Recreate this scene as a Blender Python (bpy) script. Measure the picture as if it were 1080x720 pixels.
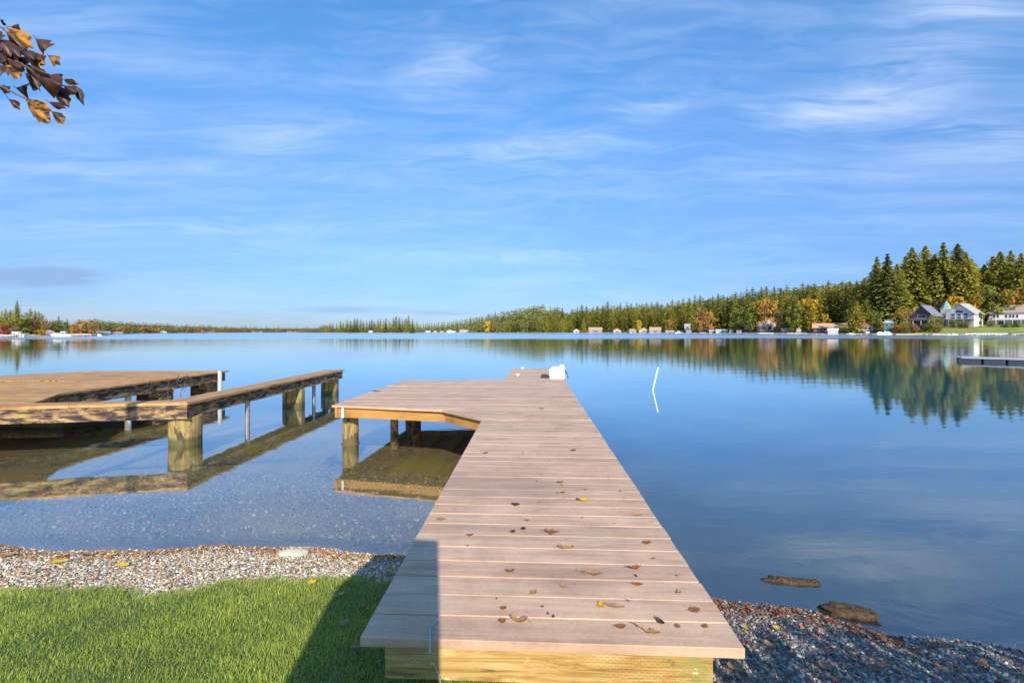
import bpy, math, random
import numpy as np
from mathutils import Vector, Matrix
random.seed(7); RNG = np.random.default_rng(7)
S = bpy.context.scene
for o in list(bpy.data.objects): bpy.data.objects.remove(o)
R = math.radians
# ------------------------------------------------------------------ camera
F, CX, HY, CZ = 465.0, 540.0, 349.5, 1.87
cam = bpy.data.objects.new('camera', bpy.data.cameras.new('camera'))
S.collection.objects.link(cam); S.camera = cam
cam.location = (0, 0, CZ); cam.rotation_euler = (R(90), 0, 0)
cam.data.sensor_width = 36; cam.data.lens = F/1080*36
cam.data.shift_y = -(360-HY)/1080
cam.data.clip_end = 6000; cam.data.clip_start = .05
# ------------------------------------------------------------------ light
SUN_EL, SUN_AZ = 30.0, 10.0        # sun behind the camera, a little to the right
sd = bpy.data.lights.new('sun', 'SUN'); sd.energy = 5.0; sd.angle = R(.5); sd.color = (1, .90, .76)
sun = bpy.data.objects.new('sun', sd); S.collection.objects.link(sun)
sdir = Vector((math.sin(R(SUN_AZ))*math.cos(R(SUN_EL)), -math.cos(R(SUN_AZ))*math.cos(R(SUN_EL)), math.sin(R(SUN_EL))))
sun.rotation_euler = sdir.to_track_quat('Z', 'Y').to_euler()
S.view_settings.view_transform = 'Standard'; S.view_settings.look = 'None'
S.view_settings.exposure = 0.45; S.view_settings.gamma = 1

W = bpy.data.worlds.new('World'); S.world = W; W.use_nodes = True
class NT:
    def __init__(s, nt): s.nt = nt
    def n(s, t, **kw):
        nd = s.nt.nodes.new(t)
        for k, v in kw.items():
            if k in ('ins',): continue
            setattr(nd, k, v)
        return nd
    def link(s, a, b): s.nt.links.new(a, b)
    def put(s, sock, v):
        if isinstance(v, bpy.types.NodeSocket): s.link(v, sock)
        elif v is not None:
            if hasattr(sock, 'default_value') and isinstance(v, (tuple, list)) and sock.type == 'RGBA' and len(v) == 3: v = (*v, 1)
            sock.default_value = v
    def math(s, op, a, b=None, c=None, clamp=False):
        nd = s.n('ShaderNodeMath', operation=op, use_clamp=clamp)
        s.put(nd.inputs[0], a); s.put(nd.inputs[1], b)
        if c is not None: s.put(nd.inputs[2], c)
        return nd.outputs[0]
    def mix(s, f, a, b, blend='MIX'):
        nd = s.n('ShaderNodeMix', data_type='RGBA', blend_type=blend)
        s.put(nd.inputs[0], f); s.put(nd.inputs[6], a); s.put(nd.inputs[7], b)
        return nd.outputs[2]
    def rng(s, v, a, b, c=0., d=1., smooth=False):
        nd = s.n('ShaderNodeMapRange'); nd.interpolation_type = 'SMOOTHSTEP' if smooth else 'LINEAR'
        s.put(nd.inputs[0], v); nd.inputs[1].default_value = a; nd.inputs[2].default_value = b
        nd.inputs[3].default_value = c; nd.inputs[4].default_value = d
        return nd.outputs[0]
    def noise(s, vec, scale=5, detail=3, rough=.5, dist=0., out=0):
        nd = s.n('ShaderNodeTexNoise'); s.put(nd.inputs['Vector'], vec)
        nd.inputs['Scale'].default_value = scale; nd.inputs['Detail'].default_value = detail
        nd.inputs['Roughness'].default_value = rough; nd.inputs['Distortion'].default_value = dist
        return nd.outputs[out]
    def mapping(s, vec, loc=(0,0,0), rot=(0,0,0), scale=(1,1,1)):
        nd = s.n('ShaderNodeMapping'); s.put(nd.inputs[0], vec)
        nd.inputs[1].default_value = loc; nd.inputs[2].default_value = rot; nd.inputs[3].default_value = scale
        return nd.outputs[0]
    def ramp(s, f, stops):
        nd = s.n('ShaderNodeValToRGB'); s.put(nd.inputs[0], f)
        e = nd.color_ramp.elements
        while len(e) < len(stops): e.new(.5)
        for i, (p, c) in enumerate(stops): e[i].position = p; e[i].color = (*c, 1)
        return nd.outputs[0]

def build_world():
    t = NT(W.node_tree); t.nt.nodes.clear()
    out = t.n('ShaderNodeOutputWorld'); bg = t.n('ShaderNodeBackground'); bg.inputs[1].default_value = .10
    sky = t.n('ShaderNodeTexSky'); sky.sky_type = 'NISHITA'; sky.sun_disc = False
    sky.sun_elevation = R(SUN_EL); sky.sun_rotation = R(180-SUN_AZ)
    sky.altitude = 100; sky.air_density = 1.0; sky.dust_density = .35; sky.ozone_density = 2.2
    geo = t.n('ShaderNodeTexCoord').outputs['Generated']
    sep = t.n('ShaderNodeSeparateXYZ'); t.link(geo, sep.inputs[0])
    az = t.math('MULTIPLY', t.math('ARCTAN2', sep.outputs[0], sep.outputs[1]), 57.2958)
    el = t.math('MULTIPLY', t.math('ARCSINE', sep.outputs[2]), 57.2958)
    tint = t.ramp(t.rng(el, 0, 40), [(0, (.37, .50, .86)), (.12, (.46, .64, 1.0)), (.35, (.68, .96, 1.32)), (.7, (.84, 1.42, 1.82)), (1, (.82, 1.58, 2.05))])
    col = t.mix(1, sky.outputs[0], tint, 'MULTIPLY')
    # cirrus: streaky noise gathered in drifting bands, laid out by compass direction
    # height of the cloud deck's east-west rows above the northern horizon: rows of a level deck look level
    row = t.math('MULTIPLY', t.math('ARCTAN2', sep.outputs[2], t.math('ADD', t.math('ABSOLUTE', sep.outputs[1]), .02)), 57.2958)
    comb = t.n('ShaderNodeCombineXYZ'); t.link(az, comb.inputs[0]); t.link(row, comb.inputs[1])
    warp = t.n('ShaderNodeVectorMath', operation='MULTIPLY_ADD')
    t.link(t.noise(comb.outputs[0], .05, 3, .5, out=1), warp.inputs[0]); warp.inputs[1].default_value = (9, 4, 0); t.link(comb.outputs[0], warp.inputs[2])
    a = t.noise(t.mapping(warp.outputs[0], rot=(0,0,R(-3)), scale=(.022, .15, 1)), 1.0, 6, .52, .25)
    b = t.noise(t.mapping(warp.outputs[0], loc=(5,3,0), rot=(0,0,R(-14)), scale=(.04, .20, 1)), 1.0, 6, .5, .3)
    fine = t.noise(t.mapping(warp.outputs[0], loc=(1,9,0), rot=(0,0,R(-5)), scale=(.085, .62, 1)), 1.0, 8, .62, .9)
    streak = t.math('ADD', t.math('MULTIPLY', a, .34), t.math('ADD', t.math('MULTIPLY', b, .22), t.math('MULTIPLY', fine, .44)))
    base = t.math('MULTIPLY', t.rng(streak, .38, .74, smooth=True), .20)
    total = base
    def P2(px, py):
        dx = (px-CX)/F; return math.degrees(math.atan(dx)), math.degrees(math.atan((HY-py)/F))
    for (px, py, wpx, hpx, ang, amp) in [
        (470, 82, 70, 26, 18, .42), (300, 148, 110, 22, 8, .34), (560, 163, 170, 16, 3, .55), (180, 185, 200, 13, -2, .30),
        (890, 124, 120, 24, 3, .72), (960, 70, 90, 34, 8, .42), (1040, 144, 80, 13, -4, .75), (1010, 10, 90, 15, -8, .75), (1000, 165, 170, 14, 3, .30),
        (690, 118, 120, 14, 16, .36), (250, 243, 330, 13, 2, .34), (560, 272, 200, 9, 0, .22), (860, 190, 200, 8, 0, .20),
        (60, 160, 110, 40, 0, .20), (620, 186, 90, 9, 0, .25), (985, 80, 60, 22, 20, .25), (130, 60, 160, 26, -12, .18), (160, 295, 200, 8, 0, .14)]:
        A, E = P2(px, py); sc = 57.3/F
        m = t.mapping(comb.outputs[0], loc=(-A, -E, 0))
        m = t.mapping(m, rot=(0, 0, R(-ang)))
        m = t.mapping(m, scale=(1/(wpx*sc*math.cos(R(A))**1.2), 1/(hpx*sc*1.15), 0))
        ln = t.n('ShaderNodeVectorMath', operation='LENGTH'); t.link(m, ln.inputs[0])
        g = t.rng(ln.outputs['Value'], 1.15, 0, 0, 1, smooth=True)
        total = t.math('MULTIPLY_ADD', g, t.math('MULTIPLY', t.rng(streak, .38, .64), amp*.62), total)
    total = t.math('MULTIPLY', total, 1, clamp=True)
    col = t.mix(total, col, (7.9, 8.6, 9.6))
    for (px, py, wpx, hpx, amp) in [(40, 294, 85, 13, 1.5), (375, 327, 90, 5, .5), (470, 330, 60, 4, .5), (900, 276, 25, 2.5, .3)]:
        A, E = P2(px, py); sc = 57.3/F
        m = t.mapping(comb.outputs[0], loc=(-A, -E, 0)); m = t.mapping(m, scale=(1/(wpx*sc*math.cos(R(A))**1.2), 1/(hpx*sc*1.15), 0))
        ln = t.n('ShaderNodeVectorMath', operation='LENGTH'); t.link(m, ln.inputs[0])
        g = t.math('MULTIPLY', t.rng(ln.outputs['Value'], 1.0, .2, 0, 1, smooth=True), t.math('MULTIPLY', t.rng(fine, .3, .55), amp))
        col = t.mix(t.math('MINIMUM', g, .8), col, (2.3, 3.5, 5.6))
    t.link(col, bg.inputs[0]); t.link(bg.outputs[0], out.inputs[0])
build_world()

# ------------------------------------------------------------------ helpers
def P(px, py, z):
    d = F*(CZ-z)/(py-HY); return Vector(((px-CX)/F*d, d, z))
def at(px, d, z=0.): return Vector(((px-CX)/F*d, d, z))
def zpix(py, d): return CZ + (HY-py)/F*d

class MB:
    def __init__(s): s.v = []; s.f = []; s.c = []
    def add(s, vs, fs):
        n = len(s.v); s.v += [tuple(v) for v in vs]; s.f += [tuple(i+n for i in f) for f in fs]; return s
    def box(s, x0, x1, y0, y1, z0, z1, rz=0., bev=0.):
        cx, cy = (x0+x1)/2, (y0+y1)/2; hx, hy = (x1-x0)/2, (y1-y0)/2
        if bev:
            lv = []
            for z, q in ((z0, bev), (z0+bev, 0), (z1-bev, 0), (z1, bev)):
                a, b = hx-q, hy-q; k = bev-q*.0
                lv += [(-a+bev*(q==0), -b, z), (a-bev*(q==0), -b, z), (a, -b+bev*(q==0), z), (a, b-bev*(q==0), z),
                       (a-bev*(q==0), b, z), (-a+bev*(q==0), b, z), (-a, b-bev*(q==0), z), (-a, -b+bev*(q==0), z)]
            fs = [tuple(range(7, -1, -1)), tuple(range(24, 32))]
            for l in range(3):
                for i in range(8):
                    j = (i+1) % 8; fs.append((l*8+i, l*8+j, l*8+8+j, l*8+8+i))
        else:
            lv = [(-hx,-hy,z0),(hx,-hy,z0),(hx,hy,z0),(-hx,hy,z0),(-hx,-hy,z1),(hx,-hy,z1),(hx,hy,z1),(-hx,hy,z1)]
            fs = [(3,2,1,0),(4,5,6,7),(0,1,5,4),(1,2,6,5),(2,3,7,6),(3,0,4,7)]
        c, sn = math.cos(rz), math.sin(rz)
        return s.add([(cx+c*x-sn*y, cy+sn*x+c*y, z) for x, y, z in lv], fs)
    def beam(s, p, q, w, h, up=None):
        """box from p to q; w across, h down from the line"""
        p, q = Vector(p), Vector(q); d = (q-p).normalized(); u = Vector((0,0,1)) if abs(d.z) < .95 else Vector((1,0,0))
        r = d.cross(u).normalized(); u2 = r.cross(d).normalized()
        vs = []
        for e in (p, q):
            for a, b in ((-1,-1),(1,-1),(1,1),(-1,1)): vs.append(e + r*a*w/2 + u2*(b-1)*h/2)
        return s.add(vs, [(3,2,1,0),(4,5,6,7),(0,1,5,4),(1,2,6,5),(2,3,7,6),(3,0,4,7)])
    def tube(s, pts, rad, n=8, cap=True):
        pts = [Vector(p) for p in pts]; rad = rad if isinstance(rad, (list, tuple)) else [rad]*len(pts)
        vs = []; fs = []
        for i, p in enumerate(pts):
            d = (pts[min(i+1, len(pts)-1)] - pts[max(i-1, 0)]).normalized()
            u = Vector((0,0,1)) if abs(d.z) < .9 else Vector((1,0,0))
            a = d.cross(u).normalized(); b = d.cross(a)
            for k in range(n):
                t = 2*math.pi*k/n; vs.append(p + (a*math.cos(t)+b*math.sin(t))*rad[i])
        for i in range(len(pts)-1):
            for k in range(n):
                j = (k+1) % n; fs.append((i*n+k, (i+1)*n+k, (i+1)*n+j, i*n+j))
        if cap: fs += [tuple(range(n)), tuple(range((len(pts)-1)*n+n-1, (len(pts)-1)*n-1, -1))]
        return s.add(vs, fs)
    def prism(s, poly, z0, z1):
        n = len(poly); vs = [(x, y, z0) for x, y in poly] + [(x, y, z1) for x, y in poly]
        fs = [tuple(range(n-1, -1, -1)), tuple(range(n, 2*n))] + [(i, (i+1) % n, n+(i+1) % n, n+i) for i in range(n)]
        return s.add(vs, fs)
    def mesh(s, name, mat=None, smooth=False):
        me = bpy.data.meshes.new(name); me.from_pydata(s.v, [], s.f)
        if mat: me.materials.append(mat)
        if smooth: me.polygons.foreach_set('use_smooth', [True]*len(me.polygons))
        me.update(); return me
    def build(s, name, mat=None, parent=None, smooth=False, loc=None, rz=0.):
        o = bpy.data.objects.new(name, s.mesh(name, mat, smooth)); S.collection.objects.link(o)
        if parent: o.parent = parent
        if loc is not None: o.location = loc; o.rotation_euler = (0,0,rz)
        return o
def npmesh(name, V, Fc, mat, col=None, smooth=False, parent=None):
    """V (n,3); Fc (m,k) faces of equal size; col (n,3) vertex colour"""
    me = bpy.data.meshes.new(name); n, (m, k) = len(V), Fc.shape
    me.vertices.add(n); me.vertices.foreach_set('co', V.astype(np.float32).ravel())
    me.loops.add(m*k); me.loops.foreach_set('vertex_index', Fc.astype(np.int32).ravel())
    me.polygons.add(m); me.polygons.foreach_set('loop_start', np.arange(0, m*k, k, dtype=np.int32))
    me.polygons.foreach_set('loop_total', np.full(m, k, dtype=np.int32))
    me.polygons.foreach_set('use_smooth', np.full(m, smooth))
    if col is not None:
        a = me.color_attributes.new('tone', 'FLOAT_COLOR', 'POINT')
        a.data.foreach_set('color', np.concatenate([col, np.ones((n,1))], 1).astype(np.float32).ravel())
    me.materials.append(mat); me.update(calc_edges=True); me.validate()
    o = bpy.data.objects.new(name, me); S.collection.objects.link(o)
    if parent: o.parent = parent
    return o
def tag(o, label=None, cat=None, group=None, kind=None):
    if label: o['label'] = label
    if cat: o['category'] = cat
    if group: o['group'] = group
    if kind: o['kind'] = kind
    return o
def empty(name, loc=(0,0,0), rz=0., label=None, cat=None, group=None):
    o = bpy.data.objects.new(name, None); S.collection.objects.link(o); o.location = loc; o.rotation_euler = (0,0,rz)
    o.empty_display_size = .2
    return tag(o, label, cat, group)

# ------------------------------------------------------------------ materials
def new_mat(name):
    m = bpy.data.materials.new(name); m.use_nodes = True; t = NT(m.node_tree); t.nt.nodes.clear()
    o = t.n('ShaderNodeOutputMaterial'); p = t.n('ShaderNodeBsdfPrincipled'); t.link(p.outputs[0], o.inputs[0])
    return m, t, p, o
def bump(t, p, h, strength=.4, dist=.01):
    b = t.n('ShaderNodeBump'); b.inputs['Strength'].default_value = strength; b.inputs['Distance'].default_value = dist
    t.link(h, b.inputs['Height']); t.link(b.outputs[0], p.inputs['Normal'])
def simple(name, c, rough=.7, var=.25, scale=3., c2=None, coord='Object', metal=0.):
    m, t, p, o = new_mat(name); co = t.n('ShaderNodeTexCoord').outputs[coord]
    n = t.noise(co, scale, 5, .6)
    c2 = c2 or tuple(x*(1-var) for x in c)
    t.link(t.mix(t.rng(n, .35, .65), c, c2), p.inputs['Base Color']); p.inputs['Roughness'].default_value = rough
    p.inputs['Metallic'].default_value = metal
    bump(t, p, t.noise(co, scale*8, 4), .15, .01)
    return m
def along(t, co, axis, loc=(0,0,0)): return t.mapping(co, loc=loc, scale={'x': (.45, 1.5, 1.5), 'y': (1.5, .45, 1.5), 'z': (1.5, 1.5, .45)}[axis])
def wood(name, stops, axis='x', rough=.75, grain=1., stain=None, moss=None, island=.16):
    m, t, p, o = new_mat(name); co = t.n('ShaderNodeTexCoord').outputs['Object']
    sc = {'x': (2.2, 34, 34), 'y': (34, 2.2, 34), 'z': (34, 34, 2.2)}[axis]
    isl = t.n('ShaderNodeNewGeometry').outputs['Random Per Island']
    off = t.n('ShaderNodeVectorMath', operation='MULTIPLY_ADD'); t.link(isl, off.inputs[0]); off.inputs[1].default_value = (37, 11, 5); t.link(co, off.inputs[2])
    g = t.noise(t.mapping(off.outputs[0], scale=tuple(a*grain for a in sc)), 1, 6, .65, .4)
    big = t.noise(off.outputs[0], 3.1, 5, .62)
    f = t.math('ADD', t.math('MULTIPLY', g, .55), t.math('MULTIPLY', big, .45))
    c = t.ramp(t.rng(f, .3, .7), stops)
    c = t.mix(1, c, t.ramp(isl, [(0, (1-island,)*3), (.5, (1, 1-island*.25, 1-island*.4)), (1, (1+island*.4, 1+island*.4, 1+island*.4))]), 'MULTIPLY')
    c = t.mix(t.math('MULTIPLY', t.rng(t.noise(co, 70, 5, .7), .5, .68), .30), c, t.mix(1, c, (.55, .5, .48), 'MULTIPLY'))
    c = t.mix(t.math('MULTIPLY', t.rng(t.noise(t.mapping(off.outputs[0], scale=(1, 3, 1)), 11, 6, .7), .52, .72), .35), c, t.mix(1, c, (1.25, 1.2, 1.2), 'MULTIPLY'))
    if stain: c = t.mix(t.rng(t.noise(along(t, co, axis), stain[1], 6, .7, .5), stain[2], stain[3]), c, stain[0])
    if moss: c = t.mix(t.rng(t.noise(along(t, co, axis, (9,4,1)), moss[1], 5, .7), moss[2], moss[3]), c, moss[0])
    if axis == 'z':   # algae and wet band where the lake laps at the timber
        gp = t.n('ShaderNodeSeparateXYZ'); t.link(t.n('ShaderNodeNewGeometry').outputs['Position'], gp.inputs[0])
        wl = t.rng(t.math('MULTIPLY_ADD', t.noise(co, 9, 3), -.10, gp.outputs[2]), .09, .03)
        c = t.mix(t.math('MULTIPLY', wl, .8), c, (.055, .055, .015))
    t.link(c, p.inputs['Base Color']); p.inputs['Roughness'].default_value = rough
    bump(t, p, g, .35, .004)
    return m
M = {}
M['decking'] = wood('grey_brown_decking', [(0, (.33, .205, .13)), (.5, (.52, .345, .225)), (1, (.65, .465, .32))], 'x', .62, .8, island=.13,
                    stain=((.26, .165, .125), 1.3, .52, .80))
M['old_decking'] = wood('weathered_planks', [(0, (.18, .085, .03)), (.5, (.44, .24, .085)), (1, (.58, .37, .16))], 'x', .8, .9, island=.22,
                        stain=((.085, .055, .035), 2.6, .54, .72), moss=((.20, .19, .05), 1.3, .64, .78))
M['golden_beam'] = wood('treated_fascia', [(0, (.26, .12, .025)), (.5, (.42, .21, .045)), (1, (.52, .29, .08))], 'x', .7, .8)
M['old_beam'] = wood('mouldy_beam', [(0, (.14, .08, .04)), (.5, (.34, .21, .10)), (1, (.56, .40, .19))], 'x', .85, .7,
                     stain=((.035, .022, .022), 9, .42, .56), moss=((.34, .27, .06), 5, .56, .70))
M['side_beam'] = wood('side_beam', [(0, (.12, .07, .045)), (.5, (.30, .19, .12)), (1, (.46, .32, .2))], 'y', .85, .7,
                     stain=((.04, .026, .024), 5, .48, .64))
M['pile'] = wood('mossy_pile', [(0, (.14, .09, .03)), (.5, (.34, .25, .09)), (1, (.50, .39, .18))], 'z', .85, .7,
                 stain=((.05, .035, .02), 8, .50, .62), moss=((.20, .19, .05), 4, .55, .7))
def incised():
    m, t, p, o = new_mat('incised_beam'); co = t.n('ShaderNodeTexCoord').outputs['Object']
    g = t.noise(t.mapping(co, scale=(2.5, 30, 34)), 1, 7, .7, 1.2)
    c = t.ramp(t.rng(g, .3, .7), [(0, (.20, .10, .025)), (.45, (.42, .26, .07)), (1, (.60, .44, .20))])
    c = t.mix(t.rng(t.noise(co, 2.6, 5, .7), .50, .66), c, (.25, .24, .06))
    c = t.mix(t.rng(t.noise(t.mapping(co, loc=(3,1,2), scale=(1, 1, 3)), 9, 5, .75), .60, .70), c, (.13, .08, .03))
    c = t.mix(t.rng(t.noise(t.mapping(co, loc=(8,1,2), scale=(1, 1, 2.2)), 5, 5, .7), .63, .70), c, (.72, .60, .40))
    br = t.n('ShaderNodeTexBrick'); t.link(t.mapping(co, rot=(R(90), 0, 0), scale=(1,1,1)), br.inputs['Vector'])
    br.inputs['Scale'].default_value = 1; br.inputs['Brick Width'].default_value = .024; br.inputs['Row Height'].default_value = .011
    br.inputs['Mortar Size'].default_value = .0042; br.inputs['Mortar Smooth'].default_value = .3; br.offset = .5
    slot = t.math('MULTIPLY', t.math('SUBTRACT', 1, br.outputs['Fac']), t.rng(t.noise(co, 3, 2), .42, .52))
    c = t.mix(t.math('MULTIPLY', slot, .35), c, (.16, .09, .03))
    t.link(c, p.inputs['Base Color']); p.inputs['Roughness'].default_value = .75
    bump(t, p, t.math('SUBTRACT', g, t.math('MULTIPLY', slot, .8)), .5, .003)
    return m
M['incised'] = incised()
M['white_plastic'] = simple('white_plastic', (.80, .78, .72), .45, .08, 4)
M['white_pipe'] = simple('white_pipe', (.50, .48, .45), .4, .15, 12)
M['white_paint'] = simple('white_paint', (.82, .82, .82), .4, .05, 8)
M['strap_and_shadow_black'] = simple('strap_and_shadow_black', (.02, .02, .022), .5, .2, 5)
M['metal'] = simple('galvanised', (.30, .30, .31), .5, .3, 20, metal=.4)
M['cord'] = simple('cord', (.50, .48, .52), .8, .1, 40)
M['vcol'] = None
def vcol(name, rough=.8, trans=0., spec=.3):
    m, t, p, o = new_mat(name); a = t.n('ShaderNodeAttribute'); a.attribute_name = 'tone'
    t.link(a.outputs[0], p.inputs['Base Color']); p.inputs['Roughness'].default_value = rough
    p.inputs['Specular IOR Level'].default_value = spec
    if trans:
        tr = t.n('ShaderNodeBsdfTranslucent'); t.link(a.outputs[0], tr.inputs[0])
        mx = t.n('ShaderNodeMixShader'); mx.inputs[0].default_value = trans
        t.link(p.outputs[0], mx.inputs[1]); t.link(tr.outputs[0], mx.inputs[2]); t.link(mx.outputs[0], o.inputs[0])
    return m
M['pebble'] = vcol('pebble', .7); M['blade'] = vcol('grass_blade', .55, .35); M['litter'] = vcol('dry_leaf', .7, .15)
def leafmat(name, c1, c2, sc=25, trans=.3):
    m, t, p, o = new_mat(name); co = t.n('ShaderNodeTexCoord').outputs['Object']
    c = t.mix(t.rng(t.noise(co, sc, 4, .6), .42, .58), c1, c2)
    t.link(c, p.inputs['Base Color']); p.inputs['Roughness'].default_value = .5
    tr = t.n('ShaderNodeBsdfTranslucent'); t.link(c, tr.inputs[0]); mx = t.n('ShaderNodeMixShader'); mx.inputs[0].default_value = trans
    t.link(p.outputs[0], mx.inputs[1]); t.link(tr.outputs[0], mx.inputs[2]); t.link(mx.outputs[0], o.inputs[0])
    return m
M['leaf_brown'] = leafmat('leaf_brown', (.22, .09, .03), (.36, .19, .07))
M['leaf_tan'] = leafmat('leaf_tan', (.42, .27, .12), (.30, .17, .07))
M['leaf_dark'] = leafmat('leaf_dark', (.05, .03, .035), (.09, .05, .04))
M['leaf_yellow'] = leafmat('leaf_yellow', (.75, .48, .02), (.60, .45, .05))
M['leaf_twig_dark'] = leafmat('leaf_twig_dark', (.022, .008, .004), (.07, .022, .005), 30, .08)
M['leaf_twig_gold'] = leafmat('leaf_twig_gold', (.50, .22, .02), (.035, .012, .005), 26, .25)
M['bark'] = simple('bark', (.13, .085, .06), .9, .5, 6)
def foliage(name, stops, trans=.25):
    m, t, p, o = new_mat(name); co = t.n('ShaderNodeTexCoord').outputs['Object']
    r = t.n('ShaderNodeObjectInfo').outputs['Random']; isl = t.n('ShaderNodeNewGeometry').outputs['Random Per Island']
    f = t.math('ADD', t.math('MULTIPLY', r, .50), t.math('ADD', t.math('MULTIPLY', t.noise(co, 5, 3), .30), t.math('MULTIPLY', isl, .30)))
    c = t.ramp(f, stops); t.link(c, p.inputs['Base Color']); p.inputs['Roughness'].default_value = .7
    p.inputs['Specular IOR Level'].default_value = .15
    tr = t.n('ShaderNodeBsdfTranslucent'); t.link(c, tr.inputs[0]); mx = t.n('ShaderNodeMixShader'); mx.inputs[0].default_value = trans
    t.link(p.outputs[0], mx.inputs[1]); t.link(tr.outputs[0], mx.inputs[2]); t.link(mx.outputs[0], o.inputs[0])
    return m
M['needles'] = foliage('conifer_needles', [(.1, (.08, .105, .03)), (.35, (.21, .225, .045)), (.65, (.40, .37, .06)), (1, (.60, .46, .08))])
M['needles_far'] = foliage('far_conifer', [(.1, (.09, .125, .06)), (.5, (.18, .20, .07)), (1, (.30, .28, .08))])
M['fol_yellow'] = foliage('yellow_foliage', [(.1, (.36, .22, .02)), (.5, (.62, .38, .03)), (1, (.75, .52, .06))])
M['fol_orange'] = foliage('orange_foliage', [(.1, (.22, .10, .03)), (.5, (.46, .23, .05)), (1, (.58, .33, .08))])
M['fol_green'] = foliage('green_foliage', [(.1, (.08, .11, .02)), (.5, (.18, .20, .03)), (1, (.30, .28, .04))])
M['fol_red'] = foliage('red_foliage', [(.1, (.22, .03, .02)), (.5, (.36, .05, .03)), (1, (.42, .09, .04))])
M['fol_rust'] = foliage('russet_foliage', [(.1, (.15, .09, .05)), (.5, (.28, .17, .08)), (1, (.38, .24, .10))])

# ------------------------------------------------------------------ shore shape
YS = np.array([(-60, 7.0), (-12, 4.6), (-6, 3.88), (-4.4, 3.76), (-3, 3.80), (-1, 3.72), (0, 3.5), (1.0, 3.22), (1.5, 3.08), (2, 2.99), (2.35, 2.76), (3, 2.57), (6, 2.0), (60, -4)])
def ys(x): return np.interp(x, YS[:, 0], YS[:, 1]) + .05*np.sin(x*2.3) + .02*np.sin(x*7.1+1)
def gz(x, y):
    s = ys(x)-y
    right = np.clip((np.asarray(x)-0.5)/1.0, 0, 1)
    up = np.interp(s, [0, .85, 2.2, 6, 60], [0, .185, .41, .55, 2.0])*(1-.0*right)
    dn = np.interp(-s, [0, .4, 3, 6, 10, 20, 60, 200], [0, -.07, -.20, -.34, -.75, -2.2, -4, -6])
    dr = np.interp(-s, [0, .25, 1.0, 2.2, 5, 20, 60, 200], [0, -.14, -.60, -1.4, -2.2, -3, -4.5, -6]); k = np.clip((np.asarray(x)-.6)/1.2, 0, 1); dn = dn*(1-k)+dr*k
    b = .015*np.sin(x*3.1+y*1.7)*np.clip(-s, 0, 1)
    return np.where(s > 0, up, dn)+b
LB = [P(px, py, .19) for px, py in [(-260, 652), (-100, 640), (0, 631), (60, 622), (110, 628), (150, 636), (190, 629), (230, 620), (280, 611), (330, 608), (390, 606), (440, 600)]]
LBx = np.array([p.x for p in LB]+[.2, .6]); LBy = np.array([p.y for p in LB]+[2.6, 1.2])
def lawn_edge(x): return np.interp(x, LBx, LBy)+.035*np.sin(np.asarray(x)*9.3)+.022*np.sin(np.asarray(x)*23.+1)+.012*np.sin(np.asarray(x)*61.)

def grid_obj(name, xs, ys_, zf, mat):
    X, Y = np.meshgrid(xs, ys_); Z = zf(X, Y); nx, ny = len(xs), len(ys_)
    i = np.arange(nx*ny).reshape(ny, nx)
    Fc = np.stack([i[:-1,:-1], i[:-1,1:], i[1:,1:], i[1:,:-1]], -1).reshape(-1, 4)
    return npmesh(name, np.stack([X, Y, Z], -1).reshape(-1, 3), Fc, mat, smooth=True)
def ground_mat():
    m, t, p, o = new_mat('gravel_and_lake_bed'); pos = t.n('ShaderNodeNewGeometry').outputs['Position']
    sep = t.n('ShaderNodeSeparateXYZ'); t.link(pos, sep.inputs[0])
    vo = t.n('ShaderNodeTexVoronoi'); t.link(pos, vo.inputs['Vector']); vo.inputs['Scale'].default_value = 45
    vb = t.n('ShaderNodeTexVoronoi'); t.link(pos, vb.inputs['Vector']); vb.inputs['Scale'].default_value = 16
    sc = t.n('ShaderNodeSeparateColor'); t.link(vo.outputs['Color'], sc.inputs[0])
    sb = t.n('ShaderNodeSeparateColor'); t.link(vb.outputs['Color'], sb.inputs[0])
    peb = t.ramp(sc.outputs[0], [(0, (.10, .08, .06)), (.3, (.22, .18, .14)), (.55, (.34, .28, .20)), (.8, (.30, .17, .08)), (1, (.55, .50, .40))])
    bedp = t.ramp(sc.outputs[1], [(0, (.07, .055, .02)), (.4, (.18, .14, .05)), (.8, (.27, .21, .10)), (1, (.46, .40, .32))])
    big = t.ramp(sb.outputs[0], [(0, (.6,.6,.6)), (.85, (1,1,1)), (1, (1.9, 1.8, 1.7))])
    bedp = t.mix(.6, bedp, t.mix(1, bedp, big, 'MULTIPLY'))
    n = t.noise(pos, .8, 5, .6)
    bedp = t.mix(t.math('MAXIMUM', t.rng(n, .40, .62), t.math('MULTIPLY', t.rng(sep.outputs[2], -.22, -.36), .8)), bedp, (.30, .235, .03))
    shallow = t.rng(sep.outputs[2], -.16, -.03)
    bed = t.mix(shallow, bedp, t.mix(1, t.mix(.72, bedp, peb), (.62, .56, .50), 'MULTIPLY'))
    c = t.mix(t.rng(sep.outputs[2], -.03, .0), bed, peb)
    c = t.mix(t.rng(sep.outputs[2], .03, .0, 0, .35), c, t.mix(1, c, (.5, .48, .45), 'MULTIPLY'))
    c = t.mix(t.math('MULTIPLY', t.math('MAXIMUM', t.rng(sep.outputs[2], -.42, -1.3), t.math('MULTIPLY', t.rng(sep.outputs[0], .7, 1.3), t.rng(sep.outputs[2], -.01, -.10, 0, .75))), .92), c, (.03, .05, .04))
    t.link(c, p.inputs['Base Color']); p.inputs['Roughness'].default_value = .85
    bump(t, p, t.math('SUBTRACT', 1, vo.outputs['Distance']), .8, .012)
    return m
def sp(*segs): return np.unique(np.concatenate([np.arange(a, b, s) for a, b, s in segs]))
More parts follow.
